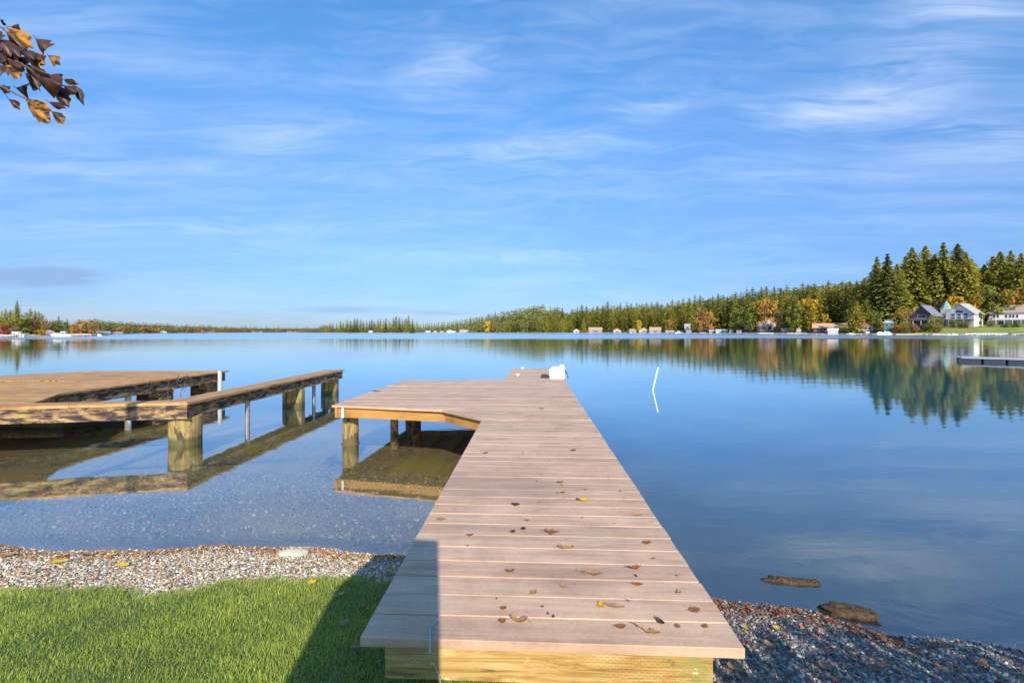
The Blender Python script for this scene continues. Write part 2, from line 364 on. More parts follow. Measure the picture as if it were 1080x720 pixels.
xs = sp((-1500, -60, 240), (-60, -8, 4), (-8, 8, .08), (8, 60, 4), (60, 1501, 240)); yy = sp((-60, -4, 4), (-4, 1, .25), (1, 5, .06), (5, 16, .3), (16, 60, 4), (60, 2400, 200))
tag(grid_obj('ground', xs, yy, gz, ground_mat()), 'grey gravel beach sloping into a shallow olive lake bed', 'ground', kind='structure')
def lawn_mat():
    m, t, p, o = new_mat('lawn_soil'); pos = t.n('ShaderNodeNewGeometry').outputs['Position']
    c = t.mix(t.rng(t.noise(pos, 2.2, 5, .6), .35, .65), (.085, .125, .022), (.13, .17, .03))
    c = t.mix(t.rng(t.noise(pos, 90, 3, .6), .35, .65), c, (.045, .06, .014))
    t.link(c, p.inputs['Base Color']); p.inputs['Roughness'].default_value = .9; bump(t, p, t.noise(pos, 120, 3), .6, .01)
    return m
def lawn():
    X = sp((-60, -6, 3), (-6, .61, .07)); n = 60
    V = []; e = lawn_edge(X); t = np.linspace(0, 1, n)**2.
    Y = e[:, None] + (-60-e[:, None])*t[None, :]
    XX = np.repeat(X[:, None], n, 1); Z = gz(XX, Y)+.004+np.clip((e[:, None]-Y)/.12, 0, 1)*.022
    i = np.arange(XX.size).reshape(XX.shape)
    Fc = np.stack([i[:-1,:-1], i[:-1,1:], i[1:,1:], i[1:,:-1]], -1).reshape(-1, 4)
    tag(npmesh('lawn', np.stack([XX, Y, Z], -1).reshape(-1, 3), Fc, lawn_mat(), smooth=True), 'green lawn in the lower left foreground beside the dock', 'lawn', kind='structure')
lawn()
# water ---------------------------------------------------------------
def water_mat():
    m, t, p, o = new_mat('lake_water'); t.nt.nodes.remove(p)
    pos = t.n('ShaderNodeNewGeometry').outputs['Position']; sep = t.n('ShaderNodeSeparateXYZ'); t.link(pos, sep.inputs[0])
    x, y = sep.outputs[0], sep.outputs[1]
    far = t.rng(t.math('ADD', y, t.math('MULTIPLY', t.noise(t.mapping(pos, scale=(.012, .03, 1)), 1, 3), 60)), 120, 170, smooth=True)
    mid = t.rng(y, 5, 60)
    patch = t.rng(t.noise(t.mapping(pos, scale=(.02, .09, 1)), 1, 3), .4, .65)
    w1 = t.noise(t.mapping(pos, scale=(.55, 1.5, 1)), 1, 3, .55, .3)
    w2 = t.noise(t.mapping(pos, rot=(0,0,.3), scale=(3.5, 8, 1)), 1, 3, .5, .2)
    w3 = t.noise(t.mapping(pos, rot=(0,0,-.2), scale=(12, 22, 1)), 1, 2, .5)
    h = t.math('ADD', t.math('MULTIPLY', w1, .010), t.math('ADD', t.math('MULTIPLY', w2, .0016), t.math('MULTIPLY', w3, .00028)))
    h = t.math('MULTIPLY', h, t.math('ADD', .30, t.math('MULTIPLY', mid, t.math('MULTIPLY_ADD', patch, .5, .45))))
    h = t.math('MULTIPLY_ADD', t.math('MULTIPLY', t.noise(t.mapping(pos, scale=(.35, .6, 1)), 1, 3, .6), far), .22, h)
    b = t.n('ShaderNodeBump'); b.inputs['Strength'].default_value = 1; b.inputs['Distance'].default_value = 1; t.link(h, b.inputs['Height'])
    gl = t.n('ShaderNodeBsdfGlossy'); gl.inputs[0].default_value = (.95, .99, 1, 1); t.link(b.outputs[0], gl.inputs['Normal'])
    t.put(gl.inputs['Roughness'], t.math('MULTIPLY_ADD', far, .22, .02))
    dt = t.n('ShaderNodeVectorMath', operation='DOT_PRODUCT'); t.link(b.outputs[0], dt.inputs[0]); t.link(t.n('ShaderNodeNewGeometry').outputs['Incoming'], dt.inputs[1])
    cosv = t.math('ABSOLUTE', dt.outputs['Value']); fres = t.math('MULTIPLY_ADD', t.math('POWER', t.math('SUBTRACT', 1, cosv, clamp=True), 5), .96, .04)
    tr = t.n('ShaderNodeBsdfTransparent'); tr.inputs[0].default_value = (.97, .99, .97, 1)
    df = t.n('ShaderNodeBsdfDiffuse'); df.inputs[0].default_value = (.010, .15, .22, 1)
    side = t.math('MULTIPLY', t.rng(x, .6, 2.4), 4.8)
    depth = t.rng(t.math('ADD', y, side), 8.5, 19, .0, .96)
    mu = t.n('ShaderNodeMixShader'); t.link(depth, mu.inputs[0]); t.link(tr.outputs[0], mu.inputs[1]); t.link(df.outputs[0], mu.inputs[2])
    mx = t.n('ShaderNodeMixShader'); t.link(t.math('MINIMUM', t.math('MULTIPLY_ADD', t.rng(y, 10, 70), .16, t.math('POWER', fres, .60)), .985), mx.inputs[0]); t.link(mu.outputs[0], mx.inputs[1]); t.link(gl.outputs[0], mx.inputs[2])
    t.link(mx.outputs[0], o.inputs[0]); return m
wm = MB(); wm.add([(-2500, -40, 0), (2500, -40, 0), (2500, 3500, 0), (-2500, 3500, 0)], [(0,1,2,3)])
tag(wm.build('lake_water', water_mat()), 'calm blue lake water mirroring the sky and the wooded shore', 'water', kind='structure')

# ------------------------------------------------------------------ far shore land
SH = np.array([(-400, 110), (-150, 125), (0, 150), (60, 165), (95, 190), (112, 260), (150, 380), (220, 520), (300, 600), (345, 560), (437, 540), (445, 720), (480, 700), (520, 600), (600, 520), (720, 420), (820, 320), (900, 262), (960, 235), (1080, 205), (1200, 180), (1500, 150)])
def shore_d(px): return float(np.interp(px, SH[:, 0], SH[:, 1]))
RISE_OFF = [0, 1.5, 20, 45, 90, 200, 500]
def rise(px, off):
    r = np.clip((px-560)/300, 0, 1)
    lo = np.interp(off, RISE_OFF, [-.3, .35, .9, 1.8, 4, 7, 7]); hi = np.interp(off, RISE_OFF, [-.3, .5, 3.6, 6.4, 11, 16, 16])
    return lo*(1-r)+hi*r
def land_point(px, off):
    d = shore_d(px)+off; return Vector(((px-CX)/F*d, d, float(rise(px, off))))
def land_mat():
    m, t, p, o = new_mat('far_land'); pos = t.n('ShaderNodeNewGeometry').outputs['Position']; sep = t.n('ShaderNodeSeparateXYZ'); t.link(pos, sep.inputs[0])
    n = t.noise(pos, .25, 4, .6)
    forest = t.mix(n, (.035, .04, .02), (.08, .075, .035))
    g = t.mix(t.rng(t.noise(pos, .12, 3), .4, .6), (.17, .22, .035), (.27, .27, .05))
    az = t.math('DIVIDE', sep.outputs[0], sep.outputs[1])
    lawnm = t.math('MULTIPLY', t.rng(az, .87, .90), t.rng(sep.outputs[1], 262, 256))
    c = t.mix(lawnm, forest, g)
    edge = t.mix(n, (.38, .33, .27), (.22, .19, .15))
    c = t.mix(t.rng(sep.outputs[2], .75, .45), c, edge)
    t.link(c, p.inputs['Base Color']); p.inputs['Roughness'].default_value = .95; return m
def land():
    pxs = np.concatenate([np.arange(-400, 0, 40), np.arange(0, 1120, 8), np.arange(1120, 1501, 40)]).astype(float)
    offs = np.array([0, 1.5, 6, 12, 20, 32, 45, 65, 90, 140, 200, 500.])
    V = []
    for px in pxs:
        j = 3*math.sin(px*.21)+2*math.sin(px*.57)
        for of in offs:
            d = shore_d(px)+of+j*.4; V.append(((px-CX)/F*d, d, float(rise(px, of))))
    i = np.arange(len(V)).reshape(len(pxs), len(offs))
    Fc = np.stack([i[:-1,:-1], i[1:,:-1], i[1:,1:], i[:-1,1:]], -1).reshape(-1, 4)
    tag(npmesh('far_shore', np.array(V), Fc, land_mat(), smooth=True), 'low wooded land ringing the far side of the lake', 'land', kind='structure')
land()
# near-ish ridge far behind for the low dark hill at centre right
TOP = np.array([(-300, 318), (-100, 322), (0, 327), (8, 325), (25, 326), (44, 327), (50, 335), (62, 334), (72, 338), (85, 338), (97, 335), (106, 337), (120, 338), (150, 340), (200, 342), (260, 344), (300, 345), (335, 344), (350, 340), (375, 336), (390, 337), (410, 335), (425, 333), (436, 335), (442, 341), (470, 339), (500, 334), (520, 330), (545, 325), (570, 321), (590, 320), (597, 327), (605, 322), (640, 318), (680, 317), (700, 316), (720, 313), (760, 308), (790, 305), (820, 300), (850, 297), (870, 294), (900, 292), (917, 290), (925, 270), (935, 267), (946, 277), (960, 262), (975, 262), (995, 256), (1010, 259), (1020, 267), (1029, 283), (1036, 280), (1045, 270), (1055, 266), (1065, 272), (1078, 269), (1100, 262), (1200, 250)])
def top_y(px): return float(np.interp(px, TOP[:, 0], TOP[:, 1]))

def conifer_mesh(seed, levels, nb, nq, width=.15, t0=.06, cone=.8, ragged=.35, leaf=1., vert=0.):
    r = np.random.default_rng(seed); Q = []
    for i in range(levels):
        t = t0+(1-t0)*(i+r.random()*.8)/levels
        rad = width*((1-t)/(1-t0))**cone*(1-ragged*.5+ragged*r.random())*min(1, (1-t)/.11+.18)+.004
        if t < .35 and r.random() < .25: rad *= .55
        a0 = r.random()*6.28
        for b in range(nb):
            a = a0+6.283*b/nb+r.normal()*.25; L = rad*(.65+.5*r.random())
            for q in range(nq):
                s = (q+.4+r.random()*.6)/nq; rr = L*s
                c = np.array([math.cos(a+r.normal()*.10)*rr, math.sin(a+r.normal()*.10)*rr, t-rr*(.25+.35*s)+r.normal()*.004])
                sz = leaf*(.005+.020*(1-t)+.006*r.random())*(1.1-.4*s)
                u = np.array([math.cos(a), math.sin(a), -.45+r.normal()*.25]); u /= np.linalg.norm(u)
                w = np.cross(u, np.array([r.normal()*(.5+vert*2), r.normal()*(.5+vert*2), 1.])); w /= np.linalg.norm(w)
                u = u*sz*1.35; w = w*sz*.75
                Q += [c-u*.8, c+w, c+u, c-w]
    V = np.array(Q)
    return V, np.arange(len(V)).reshape(-1, 4)
def deciduous_mesh(seed, n=900, wide=.34, low=.12, leaf=.022):
    r = np.random.default_rng(seed); Q = []
    cl = []
    for k in range(34):
        z = low+.12+(.82-low-.1)*r.random(); env = wide*math.sin(math.pi*min(1, max(.08, (z-low)/(1.02-low))))**.7
        a = r.random()*6.28; q = env*math.sqrt(r.random())*.85; cl.append((q*math.cos(a), q*math.sin(a), z, .06+.07*r.random()))
    for k in range(n):
        cx, cy, cz, cr = cl[r.integers(len(cl))]
        d = r.normal(size=3); d /= np.linalg.norm(d); c = np.array([cx, cy, cz])+d*cr*(.55+.5*r.random())
        u = r.normal(size=3); u /= np.linalg.norm(u); w = np.cross(u, d+r.normal(size=3)*.4); w /= np.linalg.norm(w)
        s = leaf*(.6+.8*r.random()); Q += [c-u*s, c+w*s*.8, c+u*s, c-w*s*.8]
    V = np.array(Q); return V, np.arange(len(V)).reshape(-1, 4)
def trunk_mesh(name, h=.95, r0=.012, limbs=0, seed=0):
    r = random.Random(seed); b = MB(); b.tube([(0,0,-.03), (0,0,h*.5), (0,0,h)], [r0, r0*.7, r0*.1], 7)
    for k in range(limbs):
        z = .18+.5*k/limbs; a = k*2.4; L = .16+.1*r.random()
        b.tube([(0,0,z), (math.cos(a)*L*.5, math.sin(a)*L*.5, z+.08), (math.cos(a)*L, math.sin(a)*L, z+.2)], [r0*.5, r0*.35, r0*.1], 5)
    return b.mesh(name, M['bark'])
PROTO = {}
def mesh_only(name, VF, mat):
    o = npmesh(name, VF[0], VF[1], mat); me = o.data; bpy.data.objects.remove(o); return me
for k in range(4): PROTO['big', k] = (trunk_mesh('trunk', .97, .010), mesh_only('crown', conifer_mesh(10+k, 58, 8, 8, .155+.022*k, [.16, .06, .12, .22][k], [.62, .8, .5, .7][k], .85), M['needles']))
for k in range(5): PROTO['fir', k] = (trunk_mesh('trunk', .97, .010), mesh_only('crown', conifer_mesh(30+k, 38, 7, 4, .125+.02*k, .06, [.65, .55, .5, .7, .6][k], .7), M['needles']))
for nm in ('yellow', 'orange', 'green', 'red', 'rust'):
    for k in range(2): PROTO[nm, k] = (trunk_mesh('trunk', .8, .02, 7, k), mesh_only('crown', deciduous_mesh(60+k+len(nm)*3, 1300, .30+.08*k, .0, .026), M['fol_'+nm]))
def tree(kind, var, loc, h, wide, label, name, cat, group):
    tr, cr = PROTO[kind, var]
    e = empty(name, loc, random.random()*6.28, label, cat, group); e.scale = (h*wide, h*wide, h)
    for n, me in (('trunk', tr), ('crown', cr)):
        o = bpy.data.objects.new(n, me); S.collection.objects.link(o); o.parent = e
    return e
def place_tree(kind, var, px, off, ytop, wide, label, group, name='conifer', cat='tree', sink=.3):
    p = land_point(px, off); zt = zpix(ytop, p.y); h = max(zt-p.z+sink, 2.)
    p.z -= sink; return tree(kind, var, p, h, wide, label, name, cat, group)

def sub(px):
    for a, b in ((480, 560), (560, 600), (600, 660), (660, 722), (722, 800), (800, 858), (858, 918)):
        if a <= px < b: return ', '+('left third', 'middle third', 'right third')[int(min(2, (px-a)/(b-a)*3))]
    return ''
def zone(px):
    for a, b, s in ((480, 560, 'in the low wood right of the far houses'), (560, 600, 'at the left end of the right shore woods'), (600, 660, 'in the even stand left of the tan sheds'), (660, 722, 'in the stand above the small lakeside cabins'),
                    (722, 800, 'on the wooded bank left of the tan house'), (800, 858, 'on the wooded bank behind the tan house'), (858, 918, 'in the dense wood behind the long low roof'),
                    (918, 960, 'in the clump left of the dark gabled house'), (960, 1000, 'towering behind the dark gabled house'), (1000, 1032, 'towering behind the white gabled house'), (1032, 1300, 'rising behind the pale hip roofed house')):
        if a <= px < b: return s
rt = random.Random(3)
BIGX = {}
def big_label(px):
    k = BIGX.get(px)
    return k
_bx = sorted([925,936,946,955,962,969,976,986,995,1003,1010,1019,1025,1031,1038,1047,1055,1066,1061,1077,1090,1104,1120,1140,1165,931,941,951,981,991,1015,1042,1071])
_ord = ['first','second','third','fourth','fifth','sixth','seventh','eighth','ninth','tenth','eleventh','twelfth','thirteenth','fourteenth','fifteenth']
for z_ in sorted(set(zone(q) for q in _bx)):
    for i_, q in enumerate([q for q in _bx if zone(q) == z_]): BIGX[q] = 'tall conifer, '+_ord[i_]+' from left '+z_
BIGX[995] = 'tallest conifer of all, its spire above the white gabled house'
ROWN = {14: 'low front row', 38: 'mid height', 70: 'skyline'}
# tall skyline conifers on the right
for px, yt, wd in [(925, 270, 1.25), (936, 267, 1.35), (946, 278, 1.1), (955, 270, 1.2), (962, 261, 1.2), (969, 272, 1.1), (976, 259, 1.25), (986, 268, 1.2), (995, 255, 1.25), (1003, 270, 1.1), (1010, 257, 1.3), (1019, 266, 1.2), (1025, 273, 1.1), (1031, 288, 1.1),
                   (1038, 279, 1.1), (1047, 270, 1.35), (1055, 265, 1.3), (1066, 264, 1.0), (1061, 276, 1.1), (1077, 267, 1.25), (1090, 262, 1.2), (1104, 266, 1.3), (1120, 258, 1.3), (1140, 262, 1.3), (1165, 255, 1.3), (931, 285, 1.2), (941, 284, 1.2), (951, 290, 1.2), (981, 280, 1.2), (991, 282, 1.1), (1015, 280, 1.2), (1042, 285, 1.2), (1071, 280, 1.2)]:
    place_tree('big', rt.randrange(4), px, rt.uniform(48, 78) if px > 950 else rt.uniform(26, 50), yt, wd*1.25, big_label(px), 'tall conifers behind the right shore houses')
# wood on the right bank, three rows
for px0, off0, frac0, step in ((506, 14, .62, 7.0), (500, 38, .84, 6.2), (496, 70, 1., 6.0)):
    px = px0
    while px < 922:
        step_ = step*(1+.35*max(0, (px-700)/220))
        f = frac0*rt.uniform(.90, 1.03); yt = 350-(350-top_y(px))*f
        skip = (off0 == 14 and (rt.random() < .18 or 800 < px < 826 or 862 < px < 892 or any(q-4 < px < w_+4 for q, w_ in ((605, 611), (621, 635), (647, 655), (664, 697), (702, 730), (746, 773), (777, 796)))))
        if not skip: place_tree('fir', rt.randrange(5), px, off0+rt.uniform(-6, 8), yt+rt.uniform(-1, 2), rt.uniform(1.5, 2.4), ROWN[off0]+' green conifer '+zone(px)+sub(px), 'conifers of the right shore wood')
        px += step_*rt.uniform(.7, 1.3)
px = 918
while px < 1110:     # lower storey behind the houses
    place_tree('fir', rt.randrange(5), px, rt.uniform(80, 100), 306+rt.uniform(-12, 8), rt.uniform(1.4, 1.9), 'shorter dark conifer '+zone(px), 'shorter conifers filling in behind the right shore houses'); px += rt.uniform(5, 8)
# coloured trees
DEC = [('yellow', 1008, 40, 306, 'small golden tree between the turret and the white gabled house', 1.0), ('yellow', 1027, 42, 308, 'bright yellow tree just right of the white gable ridge', .8),
       ('orange', 1064, 44, 300, 'orange tree behind the ridge of the hip roofed house', 1.), ('green', 1048, 40, 296, 'yellow green broadleaf tree behind the navy roof', 1.4), ('rust', 990, 44, 312, 'rusty brown tree behind the green turret', 1.1),
       ('orange', 950, 10, 322, 'pinkish orange tree left of the dark gabled house', 1.1), ('green', 953, 7, 329, 'small green tree under the pinkish orange one', .9), ('red', 911, 16, 339, 'crimson tree above the red roofed cottage', 1.8),
       ('yellow', 871, 22, 329, 'yellow tree above the long low roof', 1.), ('yellow', 850, 24, 311, 'tall golden orange tree in the dark wood', 1.1), ('green', 838, 12, 317, 'lime green tree right of the tan house', 1.2), ('green', 827, 14, 322, 'pale green tree at the tan house gable', 1.),
       ('rust', 823, 12, 326, 'russet tree beside the tan house', 1.1), ('rust', 741, 10, 322, 'russet tree at the left of the wooded bank', 1.3), ('orange', 748, 14, 325, 'dull orange tree beside the russet one', 1.2), ('green', 790, 12, 316, 'olive tree left of the tan house', 1.4), ('green', 778, 10, 322, 'yellow green tree above the white boat sheds', 1.2),
       ('orange', 807, 20, 311, 'burnt orange tree showing above the tan house', 1.2), ('orange', 706, 14, 335, 'orange tree left of the white cabin in the dark trees', 1.2), ('orange', 738, 8, 328, 'orange tree right of the white cabin in the dark trees', 1.), ('yellow', 674, 8, 335, 'slim gold tree near the pale sheds', .9),
       ('yellow', 514, 4, 337, 'lone gold tree at the waterline of the distant wood', .8), ('green', 592, 8, 338, 'lime tree at the left end of the distant wood', 1.1), ('green', 572, 8, 336, 'grey green round tree left of the lime tree', 1.1), ('green', 604, 6, 341, 'low green tree by the first pale shed', 1.), ('green', 984, 6, 329, 'bright green shrub like tree before the dark gabled house', .7),
       ('green', 1035, 24, 327, 'tall trimmed green cedar at the corner of the white gabled house', .6), ('green', 925, 14, 325, 'green gold tree left of the bare trunk', 1.),
       ('orange', 91, 8, 335, 'big orange tree on the left shore', 1.6), ('orange', 79, 8, 339, 'gold tree left of the big orange one', 1.2), ('rust', 98, 6, 338, 'brownish tree right of the big orange one', 1.1), ('yellow', 42, 4, 347, 'low golden tree by the pale blue roof', 2.2), ('rust', 34, 14, 334, 'bare greyish tree right of the spire topped fir', 1.3),
       ('green', 11, 10, 333, 'broad olive green tree left of the spire topped fir', 1.5), ('red', 3, 6, 341, 'dark red tree at the left edge of the photo', 1.6), ('rust', 13, 5, 343, 'dull red brown bush under the olive green tree', 1.8), ('rust', 50, 12, 336, 'reddish brown tree above the pale blue roof', 1.3), ('green', 62, 10, 336, 'mossy green tree right of the pale blue roof', 1.4),
       ('green', 24, 8, 333, 'olive tree at the foot of the spire topped fir', 1.2), ('orange', 135, 8, 345, 'orange bush right of the flat white roofs', 1.8)]
for c, px, off, yt, lab, wd in DEC:
    place_tree(c, rt.randrange(2), px, off, yt, wd*(.72 if px > 560 else .9), lab, None, name='broadleaf_tree')
place_tree('big', 0, 18, 12, 317, .9, 'spire topped fir standing above the left shore', None)
place_tree('big', 3, 928, 16, 330, .9, 'fir with a bare sunlit trunk left of the teal cabin', None)
for px, yt in [(2, 327), (6, 325), (11, 326), (28, 329), (32, 325), (37, 327), (41, 328), (44, 330), (-8, 326), (-18, 322), (62, 333), (71, 336), (57, 338), (103, 336), (108, 338), (-34, 322), (-52, 318), (115, 339), (120, 339), (126, 340)]:
    z = 'by the flat white roofs' if px > 100 else ('between the pale blue roof and the orange tree' if px > 50 else ('right of the spire topped fir' if px > 20 else 'left of the spire topped fir'))
    place_tree('fir', rt.randrange(5), px, rt.uniform(14, 34), yt, 1.7, 'dark conifer on the left shore '+z, 'dark conifers on the left shore')
# the small wooded point (x 350..437)
px = 348
while px < 438:
    place_tree('fir', rt.randrange(5), px, rt.uniform(5, 30), top_y(px)+rt.uniform(-1.5, 3), rt.uniform(1.7, 2.4), 'olive conifer on the '+('left third' if px < 378 else 'middle' if px < 408 else 'tall right end')+' of the small wooded point across the lake', 'conifers on the small wooded point'); px += rt.uniform(2.5, 4.5)
# far-off wood as one mass
def forest_mass(name, label, mat, rows):
    Vs = []; bases = [conifer_mesh(90+k, 16, 6, 2, .14, .0, .75, .5, 2.2, 1.) for k in range(4)]
    decs = [deciduous_mesh(95+k, 90, .4, .0, .07) for k in range(2)]
    for px, off, yt, wd, dec in rows:
        p = land_point(px, off); h = max(zpix(yt, p.y)-p.z, 3.)
        V, _ = (decs if dec else bases)[rt.randrange(2 if dec else 4)]
        a = rt.random()*6.28; c, s = math.cos(a), math.sin(a)
        Vs.append(np.stack([(V[:,0]*c-V[:,1]*s)*h*wd+p.x, (V[:,0]*s+V[:,1]*c)*h*wd+p.y, V[:,2]*h+p.z], 1))
    V = np.concatenate(Vs); tag(npmesh(name, V, np.arange(len(V)).reshape(-1, 4), mat), label, 'forest', kind='stuff')
rows = []; rowo = []
px = 100
while px < 575:
    far = 100 < px < 575
    yt = top_y(px)
    if not 346 < px < 438: rows.append((px, rt.uniform(30, 60), yt+rt.uniform(-.8, 1.2), rt.uniform(1.9, 2.8) if px < 345 else rt.uniform(1.4, 2.0), False))
    if rt.random() < .8: rows.append((px, rt.uniform(5, 25), 351-(351-yt)*rt.uniform(.5, .8), rt.uniform(1.3, 2), False))
    if px < 345 and rt.random() < .75: rowo.append((px, rt.uniform(2, 16), 351-(351-yt)*rt.uniform(.45, .75), rt.uniform(1.4, 2.2), True))
    if px > 442 and rt.random() < .18: rowo.append((px, rt.uniform(2, 10), 351-(351-yt)*rt.uniform(.3, .5), 1.6, True))
    px += rt.uniform(1.6, 3.0)
px = 560
while px < 1260:
    rows.append((px, rt.uniform(105, 140), top_y(px)+(14 if px > 915 else 4)+rt.uniform(-1, 2.5), rt.uniform(1.5, 2.2), False)); px += rt.uniform(2, 3.4)
px = -380
while px < 100:
    rows.append((px, rt.uniform(36, 60), top_y(px)+rt.uniform(1, 5), rt.uniform(1.3, 1.8), False)); px += rt.uniform(3, 5)
for a_, b_2, st, dy in ((100, 346, 1.1, 1.2), (440, 575, 1.6, 3.5), (560, 1260, 3.0, 5)):
    px = a_
    while px < b_2:
        if not 346 < px < 438: rows.append((px, rt.uniform(62, 80) if a_ == 440 else rt.uniform(40, 60) if a_ == 100 else rt.uniform(90, 110), top_y(px)+dy+(12 if px > 915 else 0)+rt.uniform(0, 2), rt.uniform(1.0, 1.5)*(1.1 if a_ == 440 else 1), a_ != 440))
        px += rt.uniform(.7, 1.3)*st
forest_mass('distant_forest', 'far-off band of dark conifers along the horizon of the lake', M['needles_far'], rows)
forest_mass('distant_autumn_wood', 'far-off band of orange and rust broadleaf trees at the left centre waterline', M['fol_rust'], [r for r in rowo if rt.random() < .5])
forest_mass('distant_golden_wood', 'scattered golden orange trees in the far-off waterline band at left centre', M['fol_orange'], [r for r in rowo if rt.random() < .5 and r[0] > 120])

# ------------------------------------------------------------------ far buildings, boats and sheds
_cm = {}
def C(c, rough=.7):
    k = (c, rough)
    if k not in _cm: _cm[k] = simple('paint', c, rough, .12, .8)
    return _cm[k]
GLASS, _t, _p, _o = new_mat('window_glass'); _p.inputs['Base Color'].default_value = (.03, .04, .06, 1); _p.inputs['Roughness'].default_value = .1
def house(name, label, cat, pxl, pxr, d, ybase, yeave, ytop, wallc, roofc, style='eave', depth=9., wins=(), rz=0., over=.5, base=None, deck=None, chimney=None, door=None, trim=(.6,.6,.6)):
    """style: gable (gable end faces the lake), eave (long side faces it), hip, shed, cone.  wins: (u0,u1,v0,v1) on the front wall 0..1"""
    az_ = math.atan(((pxl+pxr)/2-CX)/F); rr_ = rz; rz = -az_+rr_; x0, x1 = (pxl-CX)/F*d, (pxr-CX)/F*d; w = (x1-x0)*math.cos(az_); z0 = zpix(ybase, d); ze = zpix(yeave, d); zt = zpix(ytop, d)
    e = empty(name, ((x0+x1)/2, d, z0), rz, label, cat); h = ze-z0; H = zt-z0; hw = w/2
    b = MB()
    if style == 'gable':
        prof = [(-hw, 0), (hw, 0), (hw, h), (0, H-.12), (-hw, h)]
        vs = [(x, y, z) for y in (0, depth) for x, z in prof]
        b.add(vs, [(0,1,2,3,4), (9,8,7,6,5)]+[(i, 5+i, 5+(i+1)%5, (i+1)%5) for i in range(5)])
    elif style == 'eave':
        prof = [(0, 0), (0, h), (depth/2, H-.12), (depth, h), (depth, 0)]
        vs = [(x, y, z) for x in (-hw, hw) for y, z in prof]
        b.add(vs, [(0,1,2,3,4), (9,8,7,6,5)]+[(i, 5+i, 5+(i+1)%5, (i+1)%5) for i in range(5)])
    else: b.box(-hw, hw, 0, depth, -1, h)
    b.box(-hw+.05, hw-.05, .05, depth-.05, -2.5, .002)
    b.build('wall', C(wallc), e)
    r = MB(); o = over; T = .22
    if style == 'gable':
        sl = (H-h)/hw
        for s in (-1, 1):
            ex = hw+o; r.add([(0, -o, H), (s*ex, -o, H-sl*ex), (s*ex, depth+o, H-sl*ex), (0, depth+o, H), (0, -o, H+T), (s*ex, -o, H-sl*ex+T), (s*ex, depth+o, H-sl*ex+T), (0, depth+o, H+T)],
                             [(0,1,2,3), (7,6,5,4), (0,4,5,1), (1,5,6,2), (2,6,7,3), (3,7,4,0)])
    elif style == 'eave':
        sl = (H-h)/(depth/2)
        for s in (-1, 1):
            ey = depth/2+o; c = depth/2; r.add([(-hw-o, c, H), (-hw-o, c+s*ey, H-sl*ey), (hw+o, c+s*ey, H-sl*ey), (hw+o, c, H), (-hw-o, c, H+T), (-hw-o, c+s*ey, H-sl*ey+T), (hw+o, c+s*ey, H-sl*ey+T), (hw+o, c, H+T)],
                             [(0,1,2,3), (7,6,5,4), (0,4,5,1), (1,5,6,2), (2,6,7,3), (3,7,4,0)])
    elif style == 'hip':
        q = min(depth/2, hw)*.98
        r.add([(-hw-o, -o, h), (hw+o, -o, h), (hw+o, depth+o, h), (-hw-o, depth+o, h), (-hw+q, depth/2, H), (hw-q, depth/2, H)], [(3,2,1,0), (0,1,5,4), (1,2,5), (2,3,4,5), (3,0,4)])
        r.box(-hw-o, hw+o, -o, depth+o, h-.15, h-.003)
    elif style == 'cone':
        n = 8; rr = hw+o; vs = [(rr*math.cos((k+.5)*math.pi/4), depth/2+rr*math.sin((k+.5)*math.pi/4), h) for k in range(n)]+[(0, depth/2, H)]
        r.add(vs, [(k, (k+1)%n, n) for k in range(n)]+[tuple(range(n-1, -1, -1))])
    elif style == 'shed':
        r.add([(-hw-o, -o, h), (hw+o, -o, h), (hw+o, depth+o, H), (-hw-o, depth+o, H), (-hw-o, -o, h+T), (hw+o, -o, h+T), (hw+o, depth+o, H+T), (-hw-o, depth+o, H+T)], [(0,3,2,1), (4,5,6,7), (0,1,5,4), (1,2,6,5), (2,3,7,6), (3,0,4,7)])
    ro = r.build('roof', C(roofc, .8), e)
    if chimney is not None: MB().box(chimney*w-hw-.4, chimney*w-hw+.4, depth*.45, depth*.45+.7, H-.8, H+1.1).build('chimney', C((.4,.25,.2)), ro)
    for (u0, u1, v0, v1) in wins:
        a, b_, c, d_ = u0*w-hw, u1*w-hw, v0*h, v1*h; f = MB(); k = .12
        f.box(a-k, b_+k, -.08, .0-.003, c-k, c); f.box(a-k, b_+k, -.08, -.003, d_, d_+k); f.box(a-k, a, -.08, -.003, c, d_); f.box(b_, b_+k, -.08, -.003, c, d_)
        fr = f.build('window', C(trim), e); MB().box(a, b_, -.04, -.003, c, d_).build('pane', GLASS, fr)
    if door: a, b_ = door[0]*w-hw, door[1]*w-hw; MB().box(a, b_, -.06, -.003, 0, door[2]*h).build('door', C(door[3]), e)
    if deck:
        u0, u1, zz, dd, col = deck; a, b_ = u0*w-hw, u1*w-hw; z = zz*h; dk = MB(); dk.box(a, b_, -dd, -.1, z-.3, z)
        dko = dk.build('deck', C(col), e)
        n = max(3, int((b_-a)/3)); 
        for k in range(n+1):
            x = a+(b_-a)*k/n; MB().box(x-.12, x+.12, -dd+.05, -dd+.3, -.8, z-.303).build('post', C(trim), dko)
        rl = MB(); rl.box(a, b_, -dd, -dd+.08, z+.95, z+1.05)
        for k in range(n*4+1):
            x = a+.03+(b_-a-.06)*k/(n*4); rl.box(x-.03, x+.03, -dd+.02, -dd+.06, z, z+.948)
        rl.build('railing', C(trim), dko)
    return e
def gridw(us, vs, du, dv): return [(u, u+du, v, v+dv) for u in us for v in vs]
WH = (.45, .43, .40)
house('lake_house', 'white gabled house with rows of windows above the right shore lawn', 'house', 996, 1028, 252, 341.5, 330.5, 320, (.66,.66,.66), (.38,.35,.32), 'gable', 10, gridw((.2, .42, .66), (.50, .80), .13, .18)+[(.36,.60,1.08,1.28)], -.38, .8, deck=(-.04, 1.04, .42, 4, (.12,.09,.12)))
